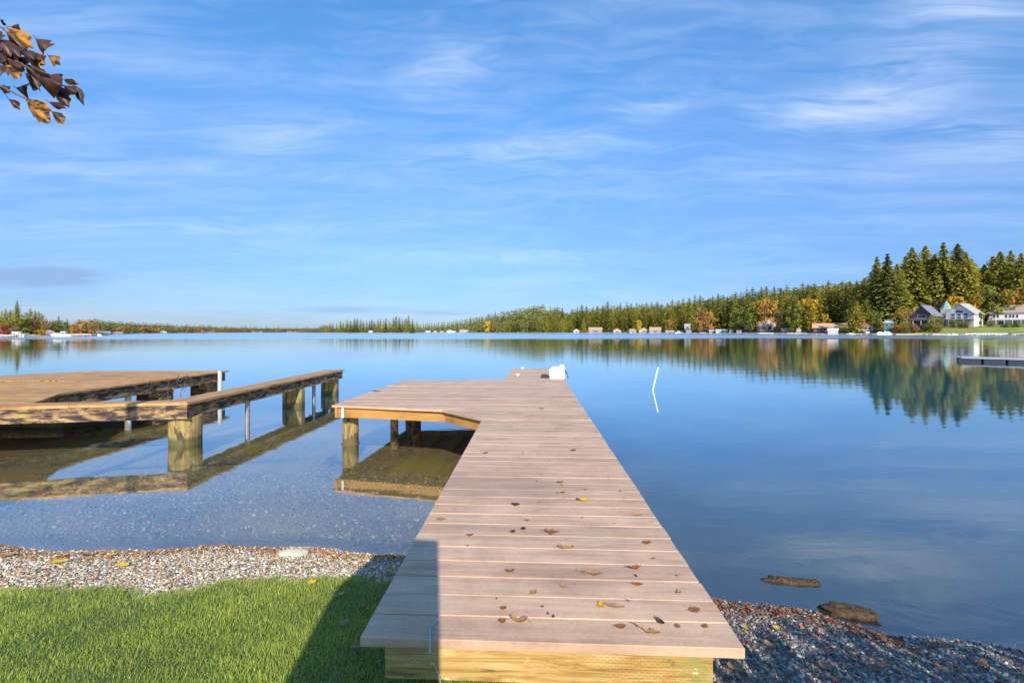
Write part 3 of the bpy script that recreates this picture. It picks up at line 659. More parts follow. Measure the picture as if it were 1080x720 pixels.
house('garage_wing', 'grey shingled wing at the right side of the white gabled house', 'house wing', 1029, 1037, 262, 341.5, 332, 325.5, (.55,.55,.58), (.60,.56,.52), 'eave', 13, [(.2,.8,.1,.45)], 0, .8)
house('lake_house', 'dark timber house with a grey gable roof left of the white one', 'house', 960, 984, 246, 343, 332, 322, (.07,.05,.065), (.17,.17,.21), 'gable', 9, gridw((.12,.36,.62), (.12,), .16, .3)+[(.3,.7,.66,.95)], -.40, .9, deck=(-.1, 1.05, .50, 4.5, (.20,.16,.17)))
house('turret', 'octagonal turret with a green cone roof between the dark and white houses', 'turret', 992, 1004, 262, 341, 326, 316.5, (.35,.32,.33), (.22,.40,.33), 'cone', 7, (), 0, .9)
house('lake_house', 'long pale house with a beige hip roof at the right edge', 'house', 1042, 1112, 244, 343.5, 329.5, 320.5, (.58,.54,.55), (.33,.27,.23), 'hip', 15, gridw((.06, .12, .25, .31, .36, .42, .62, .75), (.60,), .035, .26)+gridw((.15, .35, .55, .8), (.1,), .08, .25), .10, .9, chimney=.62, deck=(-.03, 1.0, .47, 3.5, (.30,.27,.30)))
house('boathouse', 'navy roofed house half hidden behind the hedge of the hip roofed one', 'house', 1031, 1057, 290, 331, 326, 316, (.10,.12,.22), (.05,.07,.17), 'eave', 12, [(.35,.5,.3,.9)], 0, .9)
house('cottage', 'white cottage with a faded red roof left of the teal cabin', 'cottage', 905, 921, 268, 349, 343.5, 340.5, (.72,.70,.68), (.50,.20,.17), 'eave', 8, gridw((.12,.4,.68), (.3,), .18, .4), 0, .6)
house('cabin', 'dark teal cabin with a pale roof cap beside the bare trunk', 'cabin', 932, 943.5, 250, 347, 340, 336.5, (.05,.16,.16), (.50,.56,.55), 'hip', 8, gridw((.15,.6), (.45,), .25, .35), 0, .5)
house('lodge', 'long low lodge with an orange brown roof', 'lodge', 858, 892, 292, 350, 345, 341, (.28,.09,.08), (.55,.33,.18), 'eave', 9, gridw((.08,.3,.5), (.25,), .1, .5), 0, 1., deck=(.4, 1.0, .1, 3, (.40,.30,.15)))
house('boathouse', 'mustard yellow boathouse at the right end of the long low lodge', 'boathouse', 880, 894, 280, 351, 346.5, 344, (.60,.38,.03), (.62,.42,.06), 'shed', 6, (), 0, .4, door=(.2,.7,.8,(.35,.22,.03)))
house('boathouse', 'small white boathouse standing in front of the mustard one', 'boathouse', 873, 884, 270, 351.2, 348, 346.5, WH, (.75,.74,.7), 'eave', 4, (), 0, .2, door=(.25,.75,.8,(.5,.5,.5)))
house('lake_house', 'tan house with a broad pale gable among green trees', 'house', 801, 823, 345, 349.5, 343, 337, (.50,.34,.24), (.62,.52,.42), 'gable', 11, gridw((.12,.4,.68), (.3,), .18, .5), .25, .8, deck=(0, 1, .1, 3, (.4,.35,.3)))
house('garage', 'low cream garage right of the tan house', 'garage', 824, 836, 325, 350.5, 347.5, 345.5, (.6,.52,.4), (.66,.56,.42), 'eave', 6, (), 0, .3, door=(.15,.6,.8,(.7,.68,.6)))
house('boat_shed', 'white boat shed beyond the low cream garage', 'shed', 840, 845, 312, 350.5, 347.6, 346, WH, (.7,.68,.66), 'gable', 5, (), 0, .2, door=(.2,.8,.7,(.4,.4,.42)))
for (a, b_, dd, yb, ye, yt, st, wc, rc, lab) in [
    (748, 753, 392, 351, 348.8, 347.6, 'shed', WH, (.7,.7,.7), 'leftmost white boat shed on the wooded bank waterline'),
    (755, 767, 388, 351, 349, 347.3, 'eave', (.62,.58,.5), (.75,.73,.7), 'wide low white roofed shed right of the leftmost boat shed'),
    (769, 773, 383, 351, 348.6, 347, 'gable', WH, (.6,.5,.45), 'narrow white gabled shed with a brown roof on the waterline'),
    (785, 794, 372, 350, 346.8, 344.5, 'eave', (.5,.4,.3), (.6,.48,.38), 'buff cottage just left of the tan house'),
    (777, 782, 376, 351, 349, 347.6, 'shed', (.45,.4,.36), (.55,.5,.45), 'grey brown shed between the gabled shed and the buff cottage'),
    (722, 728, 440, 347, 344, 341.6, 'eave', (.72,.74,.76), (.55,.58,.6), 'white cabin set high in the dark trees'),
    (702, 711, 452, 351.3, 349.6, 348.6, 'shed', WH, (.78,.78,.78), 'long white boat garage on the water left of the high cabin'),
    (724, 729, 430, 351.3, 349.5, 348.3, 'shed', WH, (.7,.72,.75), 'small white boat garage directly below the high cabin'),
    (674, 684, 492, 351, 348, 345.6, 'gable', (.52,.42,.3), (.62,.5,.38), 'tan sheds gabled end, first of two by the slim gold tree'),
    (685, 697, 486, 351, 348.2, 345, 'eave', (.45,.33,.24), (.56,.42,.33), 'brown roofed cottage, second of two by the slim gold tree'),
    (664, 671, 500, 351, 348.8, 347, 'eave', (.55,.46,.35), (.58,.48,.4), 'little fawn cottage left of the slim gold tree'),
    (647, 655, 512, 351, 348.4, 346.2, 'gable', (.5,.42,.33), (.66,.55,.45), 'cream gabled cottage in the middle of the even stand'),
    (621, 635, 535, 351, 347.8, 345.2, 'eave', (.42,.3,.22), (.55,.42,.34), 'wide brown cottage in the even stand of conifers'),
    (605, 611, 545, 351, 348.6, 346.6, 'gable', (.6,.5,.4), (.6,.5,.42), 'first pale shed at the left end of the even stand')]:
    house('cottage', lab, 'cottage', a, b_, min(dd, shore_d((a+b_)/2)+4) if a > 440 and yb > 350.5 else dd, yb, ye, yt, tuple(q*.75 for q in wc), tuple(q*.62 for q in rc), st, 6, [(.3,.7,.3,.7)], 0, .35)
# middle distance and left shore
for (a, b_, dd, yb, ye, yt, st, wc, rc, lab) in [
    (449, 454, 735, 351.4, 350, 348.8, 'eave', WH, (.75,.74,.72), 'first white house right of the wooded point'),
    (457, 461, 735, 351.4, 350, 348.6, 'gable', WH, (.7,.7,.7), 'second white house right of the wooded point'),
    (464, 468, 730, 351.4, 349.8, 349, 'eave', WH, (.55,.5,.5), 'third white house right of the wooded point'),
    (471, 478, 725, 351.4, 350, 348.8, 'eave', WH, (.72,.7,.68), 'wide white house in the far centre row'),
    (479, 481, 722, 351.4, 349.6, 348.2, 'gable', WH, (.65,.65,.65), 'narrow white house at the end of the far centre row'),
    (485, 496, 705, 351, 349.2, 347.8, 'eave', (.5,.42,.36), (.62,.52,.46), 'tan roofed building in the far centre row'),
    (389, 393, 548, 351.3, 350, 348.8, 'eave', WH, (.8,.8,.8), 'white hut on the small wooded point'),
    (169, 176, 425, 352, 350, 348.2, 'gable', WH, (.7,.66,.6), 'white gabled cottage in the far left orange band'),
    (212, 226, 530, 352, 350.4, 349.3, 'eave', WH, (.62,.58,.52), 'long white lodge in the far left orange band'),
    (303, 318, 606, 351.6, 350.6, 349.8, 'eave', WH, (.78,.76,.74), 'long low white building left of the wooded point'),
    (266, 276, 575, 351.8, 350.6, 349.6, 'eave', (.6,.5,.4), (.6,.5,.44), 'tan building right of the long white lodge'),
    (102, 116, 205, 354, 351.4, 349.6, 'eave', (.4,.33,.28), (.45,.43,.40), 'long house with a flat white roof beyond the big orange tree'),
    (117, 129, 268, 353.2, 351.8, 350, 'eave', (.4,.32,.28), (.42,.38,.35), 'smaller white roofed house at the end of the left shore'),
    (48, 57, 172, 352, 350, 347.6, 'hip', (.5,.42,.4), (.52,.58,.72), 'house with a pale blue roof on the left shore'),
    (27, 37, 164, 355.5, 354, 353, 'eave', (.72,.66,.58), (.76,.70,.62), 'cream boathouse left of the pale blue roof'),
    (38, 50, 166, 356, 354.2, 352.6, 'shed', (.38,.20,.16), (.45,.26,.2), 'rust brown boathouse below the pale blue roof'),
    (-4, 5, 160, 353, 350, 346, 'eave', (.6,.5,.5), (.66,.60,.62), 'pinkish roofed house at the left edge of the photo'),
    (12, 17, 156, 355, 352.5, 351, 'gable', (.6,.55,.2), (.5,.45,.3), 'small yellowish hut right of the pinkish roof')]:
    house('cottage', lab, 'cottage', a, b_, min(dd, shore_d((a+b_)/2)+4) if a > 440 and yb > 350.5 else dd, yb, ye, yt, tuple(q*.75 for q in wc), tuple(q*.62 for q in rc), st, 6, [(.15,.4,.3,.7), (.6,.85,.3,.7)], 0, .3)

def boat(px, d, L, H, label, hullc, topc, cover=False, rz=0.):
    p = at(px, d, 0); e = empty('boat', p, rz, label, 'boat'); b = MB(); n = 9; V = []
    for i in range(n):
        u = i/(n-1); x = -L/2+L*u; w = L*.16*math.sin(math.pi*min(1, .35+.65*(1-u**2.2)))**.6*(1-u**5*.9)
        V += [(x, -w*.6, -.1), (x, -w, H*.45+.12*u), (x, w, H*.45+.12*u), (x, w*.6, -.1)]
    fs = [(i*4+k, (i+1)*4+k, (i+1)*4+(k+1)%4, i*4+(k+1)%4) for i in range(n-1) for k in range(4)]+[(3,2,1,0), tuple(range((n-1)*4, n*4))]
    b.add(V, fs); b.build('hull', C(hullc, .4), e)
    w = L*.15
    if cover:
        c = MB(); c.add([(-L*.45, -w, H*.45), (L*.3, -w, H*.47), (L*.3, w, H*.47), (-L*.45, w, H*.45), (-L*.35, 0, H), (L*.15, 0, H*.95)], [(0,1,5,4), (1,2,5), (2,3,4,5), (3,0,4), (3,2,1,0)]); c.build('cover', C(topc), e)
    else:
        c = MB(); c.box(-L*.25, L*.12, -w*.7, w*.7, H*.42, H*.8); co = c.build('cabin', C(topc), e)
        MB().box(-L*.30, L*.16, -w*.8, w*.8, H*.803, H).build('canopy', C(topc), co)
        MB().box(-L*.2, L*.08, -w*.74, -w*.703, H*.55, H*.75).build('window', GLASS, co)
    return e
BW = (.6,.6,.6)
boat(62, 158, 5, 1.3, 'white covered boat moored left of the big orange tree', BW, (.75,.75,.75), True)
boat(68, 160, 3.6, 1.9, 'white cabin boat beside the covered one on the left shore', BW, BW)
boat(105, 178, 1.6, .9, 'small white dinghy alone off the big orange tree', BW, BW, True)
boat(19, 146, 5, 1.8, 'white boat moored under the spire topped fir', BW, BW)
boat(929, 236, 5, 1.7, 'big white tarp covered boat in front of the teal cabin', BW, (.85,.84,.8), True, .2)
boat(936, 238, 5, 1.9, 'pale boat under a cream cover right of the big tarp covered one', (.6,.6,.62), (.78,.76,.7), True)
boat(1007, 214, 3.4, .9, 'white dinghy pulled up below the white gabled house', BW, BW, True)
boat(1001, 216, 2.4, .8, 'smaller white dinghy left of the pulled up one', BW, BW, True)
boat(915, 252, 5, 1.7, 'dark hulled boat moored before the red roofed cottage', (.1,.08,.1), (.7,.68,.66))
boat(898, 255, 4, 1.1, 'low tan skiff right of the mustard boathouse', (.5,.4,.3), (.6,.5,.4), True)
boat(716, 425, 7, 2.2, 'white cruiser moored at the long white boat garage', BW, BW)
boat(475, 690, 12, 4, 'white boat moored before the far centre row', BW, BW, True)
# seawall docks and floats along the far shore
def pier(px0, px1, d, z, label, col, deep=2.5, railing=False, front=.35):
    x0, x1 = (px0-CX)/F*d, (px1-CX)/F*d; e = empty('dock', ((x0+x1)/2, d, 0), 0, label, 'dock'); h = (x1-x0)/2
    MB().box(-h, h, 0, deep, z-front, z).build('platform', C(col), e)
    n = max(2, int(2*h/2.5))
    for k in range(n+1):
        x = -h+.1+(2*h-.2)*k/n; MB().box(x-.12, x+.12, .02, .25, -1.2, z-front-.003).build('pile', C((.3,.27,.25)), e)
pier(1018, 1066, 205, .95, 'long white dock along the lawn of the hip roofed house', (.78,.78,.76), front=.3)
pier(1068, 1100, 203, 1.0, 'grey dock at the right edge beneath the hip roofed house', (.25,.25,.28))
pier(984, 1000, 218, .6, 'low pale dock below the dark timber house', (.55,.5,.45))
pier(945, 978, 232, .5, 'low tan bulkhead dock left of the dark timber house', (.5,.42,.33))
pier(893, 906, 262, .7, 'tan dock between the mustard boathouse and the red roofed cottage', (.55,.42,.3))
pier(830, 858, 300, .8, 'long pale dock beneath the dark wood', (.6,.56,.5))
pier(800, 822, 328, .9, 'white dock in front of the tan house', (.7,.68,.64))
pier(738, 746, 398, .9, 'small pale dock left of the boat sheds', (.6,.58,.54))
pier(72, 96, 160, 1.0, 'tan dock under the big orange tree', (.6,.45,.32))
pier(0, 14, 144, .8, 'white dock at the left edge under the spire topped fir', (.45,.4,.36))
pier(16, 22, 143, 1.3, 'stubby white dock with tall piles on the left shore', (.55,.52,.46))
pier(56, 75, 153, .5, 'white float holding the covered boat', (.5,.5,.5))
# people size clutter reads as pale specks; a row of rocks edges the bank
rb = MB()
for k in range(260):
    px = rt.uniform(590, 1080); d = shore_d(px)+rt.uniform(-.5, 1.5); x = (px-CX)/F*d; s = rt.uniform(.25, .7)
    rb.box(x-s, x+s, d-s, d+s, -.2, rt.uniform(.25, .6), rt.random()*3, .08)
tag(rb.build('shore_rocks', C((.42,.37,.31))), 'broken line of pale rocks edging the far right waterline', 'rocks', kind='stuff')
# shrubs in front of the houses
def shrub(kind, px, off, yt, wd, lab): place_tree(kind, rt.randrange(2), px, off, yt, wd, lab, None, name='shrub', cat='shrub')
shrub('green', 1014, 22, 338, 2.0, 'round dark shrub under the deck of the white gabled house'); shrub('green', 1005, 22, 336, 1.4, 'yellowish shrub at the left corner of the white gabled house')
shrub('rust', 1020, 22, 339, 1.8, 'brown shrub bed under the white gabled house'); shrub('green', 1060, 26, 340, 2.6, 'low spreading shrub below the hip roofed house'); shrub('green', 1072, 24, 339, 2.6, 'second low shrub below the hip roofed house at the right edge')
shrub('orange', 946, 6, 341, 1.8, 'small orange bush by the tan bulkhead dock'); shrub('rust', 968, 8, 342, 2.0, 'reddish bush before the dark timber house'); shrub('green', 987, 6, 341, 1.6, 'clipped green bush right of the dark timber house')
shrub('green', 990, 10, 334, .9, 'slim bright green tree between the dark and white houses'); shrub('green', 976, 9, 341, 1.8, 'dark low shrub under the deck of the dark timber house'); shrub('rust', 963, 5, 340, 1.5, 'brown shrub at the left corner of the dark timber house'); shrub('green', 939, 8, 336, 1.2, 'olive bush over the teal cabin'); shrub('green', 899, 6, 341, 1.5, 'dark bush between the mustard boathouse and the red roofed cottage'); shrub('green', 1045, 26, 337, 1.6, 'green bush at the left end of the hip roofed house')
# floating swim dock on the right
d0 = 27.5; x0 = (1011-CX)/F*d0
e = empty('floating_dock', (x0, d0, 0), R(-42), 'grey modular floating dock low on the water at the right', 'floating dock')
MB().box(0, 9, 0, 2.2, .20, .25).build('deck', C((.36,.37,.42)), e)
for k in range(9):
    for j in range(2): MB().box(.04+k*1.0, .97+k*1.0, .03+j*1.1, 1.05+j*1.1, -.15, .197, 0, .05).build('float', C((.025,.03,.045)), e)
for k in range(4): MB().box(k*2.9, k*2.9+.12, -.08, -.003, .0, .28).build('bumper', C((.03,.03,.04)), e)
# ------------------------------------------------------------------ main dock
DZ = .695
A0 = P(380, 671.5, DZ); B0 = P(785, 684, DZ); ang = math.atan2(B0.y-A0.y, B0.x-A0.x)
dock = empty('wooden_dock', (A0.x, A0.y, 0), ang, 'grey brown plank dock with a side platform running out from the lawn into the lake', 'dock')
Mi = Matrix.Translation((A0.x, A0.y, 0)) @ Matrix.Rotation(ang, 4, 'Z'); Minv = Mi.inverted()
def loc(px, py, z=DZ): v = Minv @ P(px, py, z); return (v.x, v.y)
Wd = (B0-A0).length
pl_n = loc(350, 427); pl_k = loc(466, 431.8); pl_j = loc(510, 441.5); pl_f = loc(427, 400.8); fe = loc(541, 400.3); far = loc(545, 388.4)
yj = max(pl_j[1], 1)
outline = [(0, 0), (Wd, 0), (Wd+.02, far[1]), (0.05, far[1]), (0.0, fe[1]), pl_f, pl_n, pl_k, (0.0, pl_j[1])]
def clip(poly, y0, y1):
    def half(pl, f, inter):
        out = []
        for i in range(len(pl)):
            a, b = pl[i-1], pl[i]
            if f(b):
                if not f(a): out.append(inter(a, b))
                out.append(b)
            elif f(a): out.append(inter(a, b))
        return out
    def it(yv): return lambda a, b: (a[0]+(b[0]-a[0])*(yv-a[1])/(b[1]-a[1]), yv)
    pl = half(poly, lambda p: p[1] >= y0, it(y0)); return half(pl, lambda p: p[1] <= y1, it(y1)) if pl else []
def decking(outline, pitch, gap, z0, z1, bev, seed, sag=.0012, y_end=None):
    r = random.Random(seed); b = MB(); ymin = min(p[1] for p in outline); ymax = max(p[1] for p in outline); y = ymin
    while y < ymax-.03:
        pl = clip(outline, y, min(y+pitch-gap, ymax))
        if len(pl) >= 3:
            # drop repeated points
            q = []
            for p in pl:
                if not q or math.hypot(p[0]-q[-1][0], p[1]-q[-1][1]) > 1e-4: q.append(p)
            if math.hypot(q[0][0]-q[-1][0], q[0][1]-q[-1][1]) < 1e-4: q.pop()
            ya, yb = min(p[1] for p in q), max(p[1] for p in q); ar = 0
            for i in range(len(q)): ar += q[i-1][0]*q[i][1]-q[i][0]*q[i-1][1]
            if ar < 0: q.reverse()
            if abs(ar) > .01 and len(q) >= 3:
                n = len(q); dz = r.uniform(-sag, sag); tl = r.uniform(-sag, sag); ex = r.uniform(-.004, .004)
                top = [(p[0]+(ex if p[0] > 1 else 0), p[1]+(bev if p[1]-ya < 1e-4 else (-bev if yb-p[1] < 1e-4 else 0))) for p in q]
                q = [(p[0]+(ex if p[0] > 1 else 0), p[1]) for p in q]
                vs = [(x, yy_, z0+dz) for x, yy_ in q]+[(x, yy_, z1-bev+dz+tl*(x-.7)) for x, yy_ in q]+[(x, yy_, z1+dz+tl*(x-.7)) for x, yy_ in top]
                fs = [tuple(range(n-1, -1, -1)), tuple(range(2*n, 3*n))]
                for l in (0, n):
                    fs += [(l+i, l+(i+1) % n, l+n+(i+1) % n, l+n+i) for i in range(n)]
                b.add(vs, fs)
        y += pitch
    return b
PITCH = .1455
decking(outline, PITCH, .005, DZ-.036, DZ, .0025, 5).build('decking', M['decking'], dock)
# screw heads at the joists
sc = MB(); y = .07
# front beam, stringers, fascias
def dpart(name, b, m, **k): return b.build(name, m, dock, **k)
dpart('front_beam', MB().box(.085, Wd-.10, .035, .175, DZ-.036-.145, DZ-.040), M['incised'])
for x in (.12, .70, Wd-.22): dpart('stringer', MB().box(x, x+.07, .18, far[1]-.1, DZ-.22, DZ-.0405), M['golden_beam'])
def fascia(p, q, name, th=.04, h=.165, inset=.03, mat='golden_beam'):
    p, q = Vector((*p, 0)), Vector((*q, 0)); d = (q-p).normalized(); nrm = Vector((d.y, -d.x, 0))
    L = (q-p).length; o = MB().box(0, L, 0, th, -h, 0).build(name, M[mat], dock)
    o.location = p-nrm*inset; o.location.z = DZ-.038; o.rotation_euler = (0, 0, math.atan2(d.y, d.x)); return o
fascia((pl_n[0]+.06, pl_n[1]), (pl_k[0]+.12, pl_k[1]+.02), 'fascia', h=.16)
fascia(pl_k, (0.0, pl_j[1]), 'fascia', h=.16, inset=.06)
fascia(pl_f, pl_n, 'fascia', h=.16, inset=.05)
fascia((0, fe[1]), pl_f, 'fascia', h=.16, inset=.05)
mid = ((pl_n[0]+.12), pl_n[1]-.0)
for k in range(5):
    x = pl_n[0]+.5+k*.52; dpart('joist', MB().box(x, x+.04, pl_k[1]+.35, fe[1]-.1, DZ-.17, DZ-.0405), M['golden_beam'])
q = Minv @ P(363, 436, DZ-.09)
o = MB().box(-.02, .02, -.012, .0, -.155, -.004).build('joint_plate', M['white_paint'], dock); o.location = (pl_n[0]+.19, pl_n[1]-.018+.0, DZ-.04); o.rotation_euler = (0,0,math.atan2(pl_k[1]-pl_n[1], pl_k[0]-pl_n[0]))
def pile(wx, wy, r, top, name='pile', parent=None, mat='pile', zb=-1.5, n=16, wob=.0):
    pts = [(0,0,zb), (0,0,-.02), (0,0,.03), (0,0,top*.5), (0,0,top)]
    o = MB().tube(pts, [r*1.02, r*1.03, r, r*.99, r*.98], n).build(name, M[mat], parent, smooth=False)
    o.location = (Minv @ Vector((wx, wy, 0))) if parent == dock else (wx, wy, 0); return o
f1 = P(366, 470, 0); pile(f1.x, f1.y+.16, .128, DZ-.20, parent=dock)
ring = MB().tube([(0,0,-.01), (0,0,.012)], .15, 18).build('collar', simple('rusty', (.16,.10,.06), .8, .3, 9), dock); ring.location = Minv @ Vector((f1.x, f1.y+.16, 0))
b_ = P(415, 459, 0); pile(b_.x, b_.y+.06, .07, DZ-.2, parent=dock, mat='old_beam'); b_ = P(438, 450.5, 0); pile(b_.x, b_.y+.1, .09, DZ-.2, parent=dock, mat='old_beam')
pile(-2.45, 10.6, .11, DZ-.2, parent=dock, mat='old_beam')
for (lx, ly) in ((.15, 3.2), (Wd-.2, 3.2), (.15, 6.6), (Wd-.2, 6.6), (.15, 9.8), (Wd-.2, 9.8), (.2, far[1]-.4), (Wd-.2, far[1]-.4)):
    o = MB().tube([(0,0,-2), (0,0,DZ-.225)], .07, 12).build('pile', M['old_beam'], dock); o.location = (lx, ly, 0)
# cleats near the far left corner
def cleat(px, py, lab):
    p = P(px, py, DZ); e = empty('mooring_cleat', (p.x, p.y, DZ+.001), .3, lab, 'cleat')
    e.scale = (.55,.55,.6); MB().box(-.05, .05, -.03, .03, 0, .012, 0, .003).build('base', M['white_paint'], e)
    MB().tube([(0,0,.012), (0,0,.06)], .018, 8).build('stem', M['white_paint'], e)
    MB().tube([(-.11,0,.075), (-.05,0,.06), (.05,0,.06), (.11,0,.075)], [.01,.017,.017,.01], 8).build('horn', M['white_paint'], e)
cleat(551, 388.9, 'white cleat on the far edge of the dock'); cleat(546, 396.2, 'white cleat nearer to the camera at the dock left corner')
# white box
bp = P(588, 399.2, DZ); bx = empty('dock_box', (bp.x, bp.y, DZ+.001), ang, 'white plastic dock box with a raised lid at the far right corner of the dock', 'box')
bd = MB(); vs = [(-.19, 0, 0), (.17, 0, 0), (.17, .32, 0), (-.19, .32, 0), (-.20, 0, .20), (.17, 0, .20), (.17, .32, .20), (-.20, .32, .20)]
bd.add(vs, [(3,2,1,0),(4,5,6,7),(0,1,5,4),(1,2,6,5),(2,3,7,6),(3,0,4,7)]); bd.build('body', M['white_plastic'], bx)
ld = MB(); ld.add([(-.22, -.015, .203), (.19, -.015, .203), (.19, .34, .203), (-.22, .34, .203), (-.12, .0, .285), (.18, .0, .285), (.18, .33, .285), (-.12, .33, .285)], [(3,2,1,0),(4,5,6,7),(0,1,5,4),(1,2,6,5),(2,3,7,6),(3,0,4,7)]); lo = ld.build('lid', M['white_plastic'], bx)
MB().box(.06, .17, .10, .24, .288, .335, 0, .01).build('grip', M['white_plastic'], lo)
MB().tube([(.185,.03,.24), (.215,.02,.16), (.235,.01,.08), (.27,0,.015)], .014, 8).build('strap', M['strap_and_shadow_black'], bx)
MB().box(.20, .235, .10, .14, .0, .10).build('foot', M['white_plastic'], bx)
MB().box(-.40, -.23, .10, .26, 0, .085, 0, .01).build('box_shadow_block', M['strap_and_shadow_black'], bx)  # black block standing in for the shadow left of the box

# ------------------------------------------------------------------ left dock
LZ = .71
ld_ = empty('old_dock', (-8.4, 7.5, 0), 0, 'weathered moss stained boat slip dock with a platform and two walkways on the left', 'dock')
def lp(px, py): v = P(px, py, LZ); return (v.x, v.y)
def L(o, z=0): o.location = (-0+8.4*0, 0, 0); return o
def ldpart(name, b, m):
    b.v = [(x+8.4, y-7.5, z) for x, y, z in b.v]; return b.build(name, M[m], ld_)
near = [(-16, 6.0), (-7.9, 6.72), (-5.28, 7.18)]
cwR = lp(364, 389.6); cwL = (cwR[0]-.52, cwR[1]+.02)
# right walkway: planks run lengthwise
cw = MB(); r5 = random.Random(5)
for k in range(4):
    x = -5.28-.006-.128*(k+1); x2 = cwR[0]-.006-.128*(k+1)
    for (s0, s1) in ((0, .46 if k % 2 else .6), (.46 if k % 2 else .6, 1)):
        ya, yb = 7.19+.46*0+(cwR[1]-7.19)*s0, 7.19+(cwR[1]-7.19)*s1-.01; xa, xb = x+(x2-x)*s0, x+(x2-x)*s1; dz = r5.uniform(-.004, .003)
        cw.add([(xa, ya, LZ-.04), (xa+.123, ya, LZ-.04), (xb+.123, yb, LZ-.04), (xb, yb, LZ-.04), (xa, ya, LZ+dz), (xa+.123, ya, LZ+dz), (xb+.123, yb, LZ+dz), (xb, yb, LZ+dz)], [(3,2,1,0),(4,5,6,7),(0,1,5,4),(1,2,6,5),(2,3,7,6),(3,0,4,7)])
M['old_lengthwise'] = wood('weathered_planks_long', [(0, (.20, .10, .04)), (.5, (.40, .23, .10)), (1, (.52, .35, .18))], 'y', .8, .9, island=.25, stain=((.10, .06, .035), 2.2, .56, .74))
ldpart('walkway', cw, 'old_lengthwise')
# front walkway: planks lengthwise along x, slightly skewed
fw = MB(); d_ = Vector((near[2][0]-near[1][0], near[2][1]-near[1][1], 0)).normalized(); nn = Vector((-d_.y, d_.x, 0))
for k in range(3):
    for (s0, s1) in ((0, .42), (.42, .8), (.8, 1)):
        a = Vector((-13.5, 7.18-(13.5-5.28)*(7.18-6.72)/2.62, 0)); b2 = Vector((-5.42 if k else -5.28, 7.18, 0)); b2 = Vector((b2.x, 7.18-(-5.28-b2.x)*.175, 0))
        p0 = a+(b2-a)*s0+nn*(.004+.13*k); p1 = a+(b2-a)*s1+nn*(.004+.13*k)-d_*.008; dz = r5.uniform(-.004, .003)
        qv = [p0, p1, p1+nn*.124, p0+nn*.124]
        fw.add([(v.x, v.y, LZ-.04+dz) for v in qv]+[(v.x, v.y, LZ+.004+dz) for v in qv], [(3,2,1,0),(4,5,6,7),(0,1,5,4),(1,2,6,5),(2,3,7,6),(3,0,4,7)])
ldpart('front_walkway', fw, 'old_decking')
# platform boards run along x
pf = [lp(59.5, 421.3), (-8.5, 8.22), lp(242, 390.6), lp(100, 391.1), lp(0, 396.4), (-17, 9.5), (-17, 6.4), (-13.5, 6.2)]
pf = [(-7.80, 7.2), (-8.47, 8.24), lp(242, 390.6), lp(100, 391.0), lp(0, 396.3), (-17.5, 10.0), (-17.5, 6.1), (-13.5, 6.14)]
plat = decking(pf, .145, .007, LZ-.04, LZ-.002, .003, 8, sag=.0)
ldpart('platform', plat, 'old_decking')
def lbeam(p, q, name, mat, th=.06, h=.22, z=LZ-.045):
    p, q = Vector((*p, 0)), Vector((*q, 0)); d = (q-p).normalized(); Ln = (q-p).length
    o = MB().box(0, Ln, 0, th, -h, 0).build(name, M[mat], ld_); o.location = (p.x+8.4, p.y-7.5, z); o.rotation_euler = (0, 0, math.atan2(d.y, d.x)); return o
slope = (7.18-6.72)/2.62
lbeam((-13.5, 7.18-8.22*slope+.015), (-5.30, 7.18+.010), 'fascia', 'old_beam', .06, .215)
lbeam((-5.36, 7.25), (cwR[0]-.06, cwR[1]-.05), 'fascia', 'old_beam', .05, .215)
lbeam((cwL[0]+.03, 7.6), (cwL[0]+.03, cwL[1]-.05), 'fascia', 'old_beam', .05, .2)
lbeam((cwL[0]+.08, cwL[1]-.08), (cwR[0]-.12, cwL[1]-.08), 'fascia', 'old_beam', .05, .2)
lbeam((-8.52, 8.3), (-8.46, 13.0), 'fascia', 'old_beam', .06, .24)
lbeam((-12.2, 12.85), (-8.54, 12.95), 'fascia', 'old_beam', .06, .24)
lbeam((-13.4, 7.6), (-8.6, 8.3), 'cross_beam', 'old_beam', .1, .2)
lbeam((-17, 8.3), (-8.75, 8.5), 'lower_beam', 'pile', .1, .16, .17)
lbeam((-16, 10.6), (-8.6, 10.7), 'cross_beam', 'old_beam', .1, .2)
def block(x, y, w, dpt, top, rz=0., mat='pile'):
    o = MB().box(-w/2, w/2, -dpt/2, dpt/2, -1.6, top, 0, .03).build('pier_block', M[mat], ld_); o.location = (x+8.4, y-7.5, 0); o.rotation_euler = (0,0,rz)
o_ = MB().tube([(0,0,-1.6), (0,0,-.03), (0,0,.04), (0,0,.25), (0,0,LZ-.262)], [.245,.245,.236,.24,.243], 22).build('log_piling', M['pile'], ld_); o_.location = (-5.53+8.4, 7.47-7.5, 0)
block(-5.46, 11.03, .48, .24, LZ-.262); block(-5.44, 13.17, .46, .24, LZ-.262)
block(-8.82, 10.9, .56, .5, LZ-.287, 0, 'old_beam'); block(-8.80, 12.6, .5, .45, LZ-.287, 0, 'old_beam'); block(-12.0, 8.6, .5, .5, LZ-.287); block(-12.0, 12.3, .5, .5, LZ-.287, 0, 'old_beam'); block(-14.6, 7.2, .5, .5, LZ-.287)
def pipe(x, y, top, r, mat='white_pipe', parent=ld_):
    o = MB().tube([(0,0,-1.8), (0,0,top)], r, 12).build('pipe', M[mat], parent); o.location = (x+8.4, y-7.5, 0)
pipe(-8.62, 9.9, .675, .06); pipe(-8.38, 12.65, .745, .055); pipe(-5.37, 8.95, LZ-.262, .045, 'metal'); pipe(-5.37+.02, 11.9, LZ-.262, .045, 'metal')
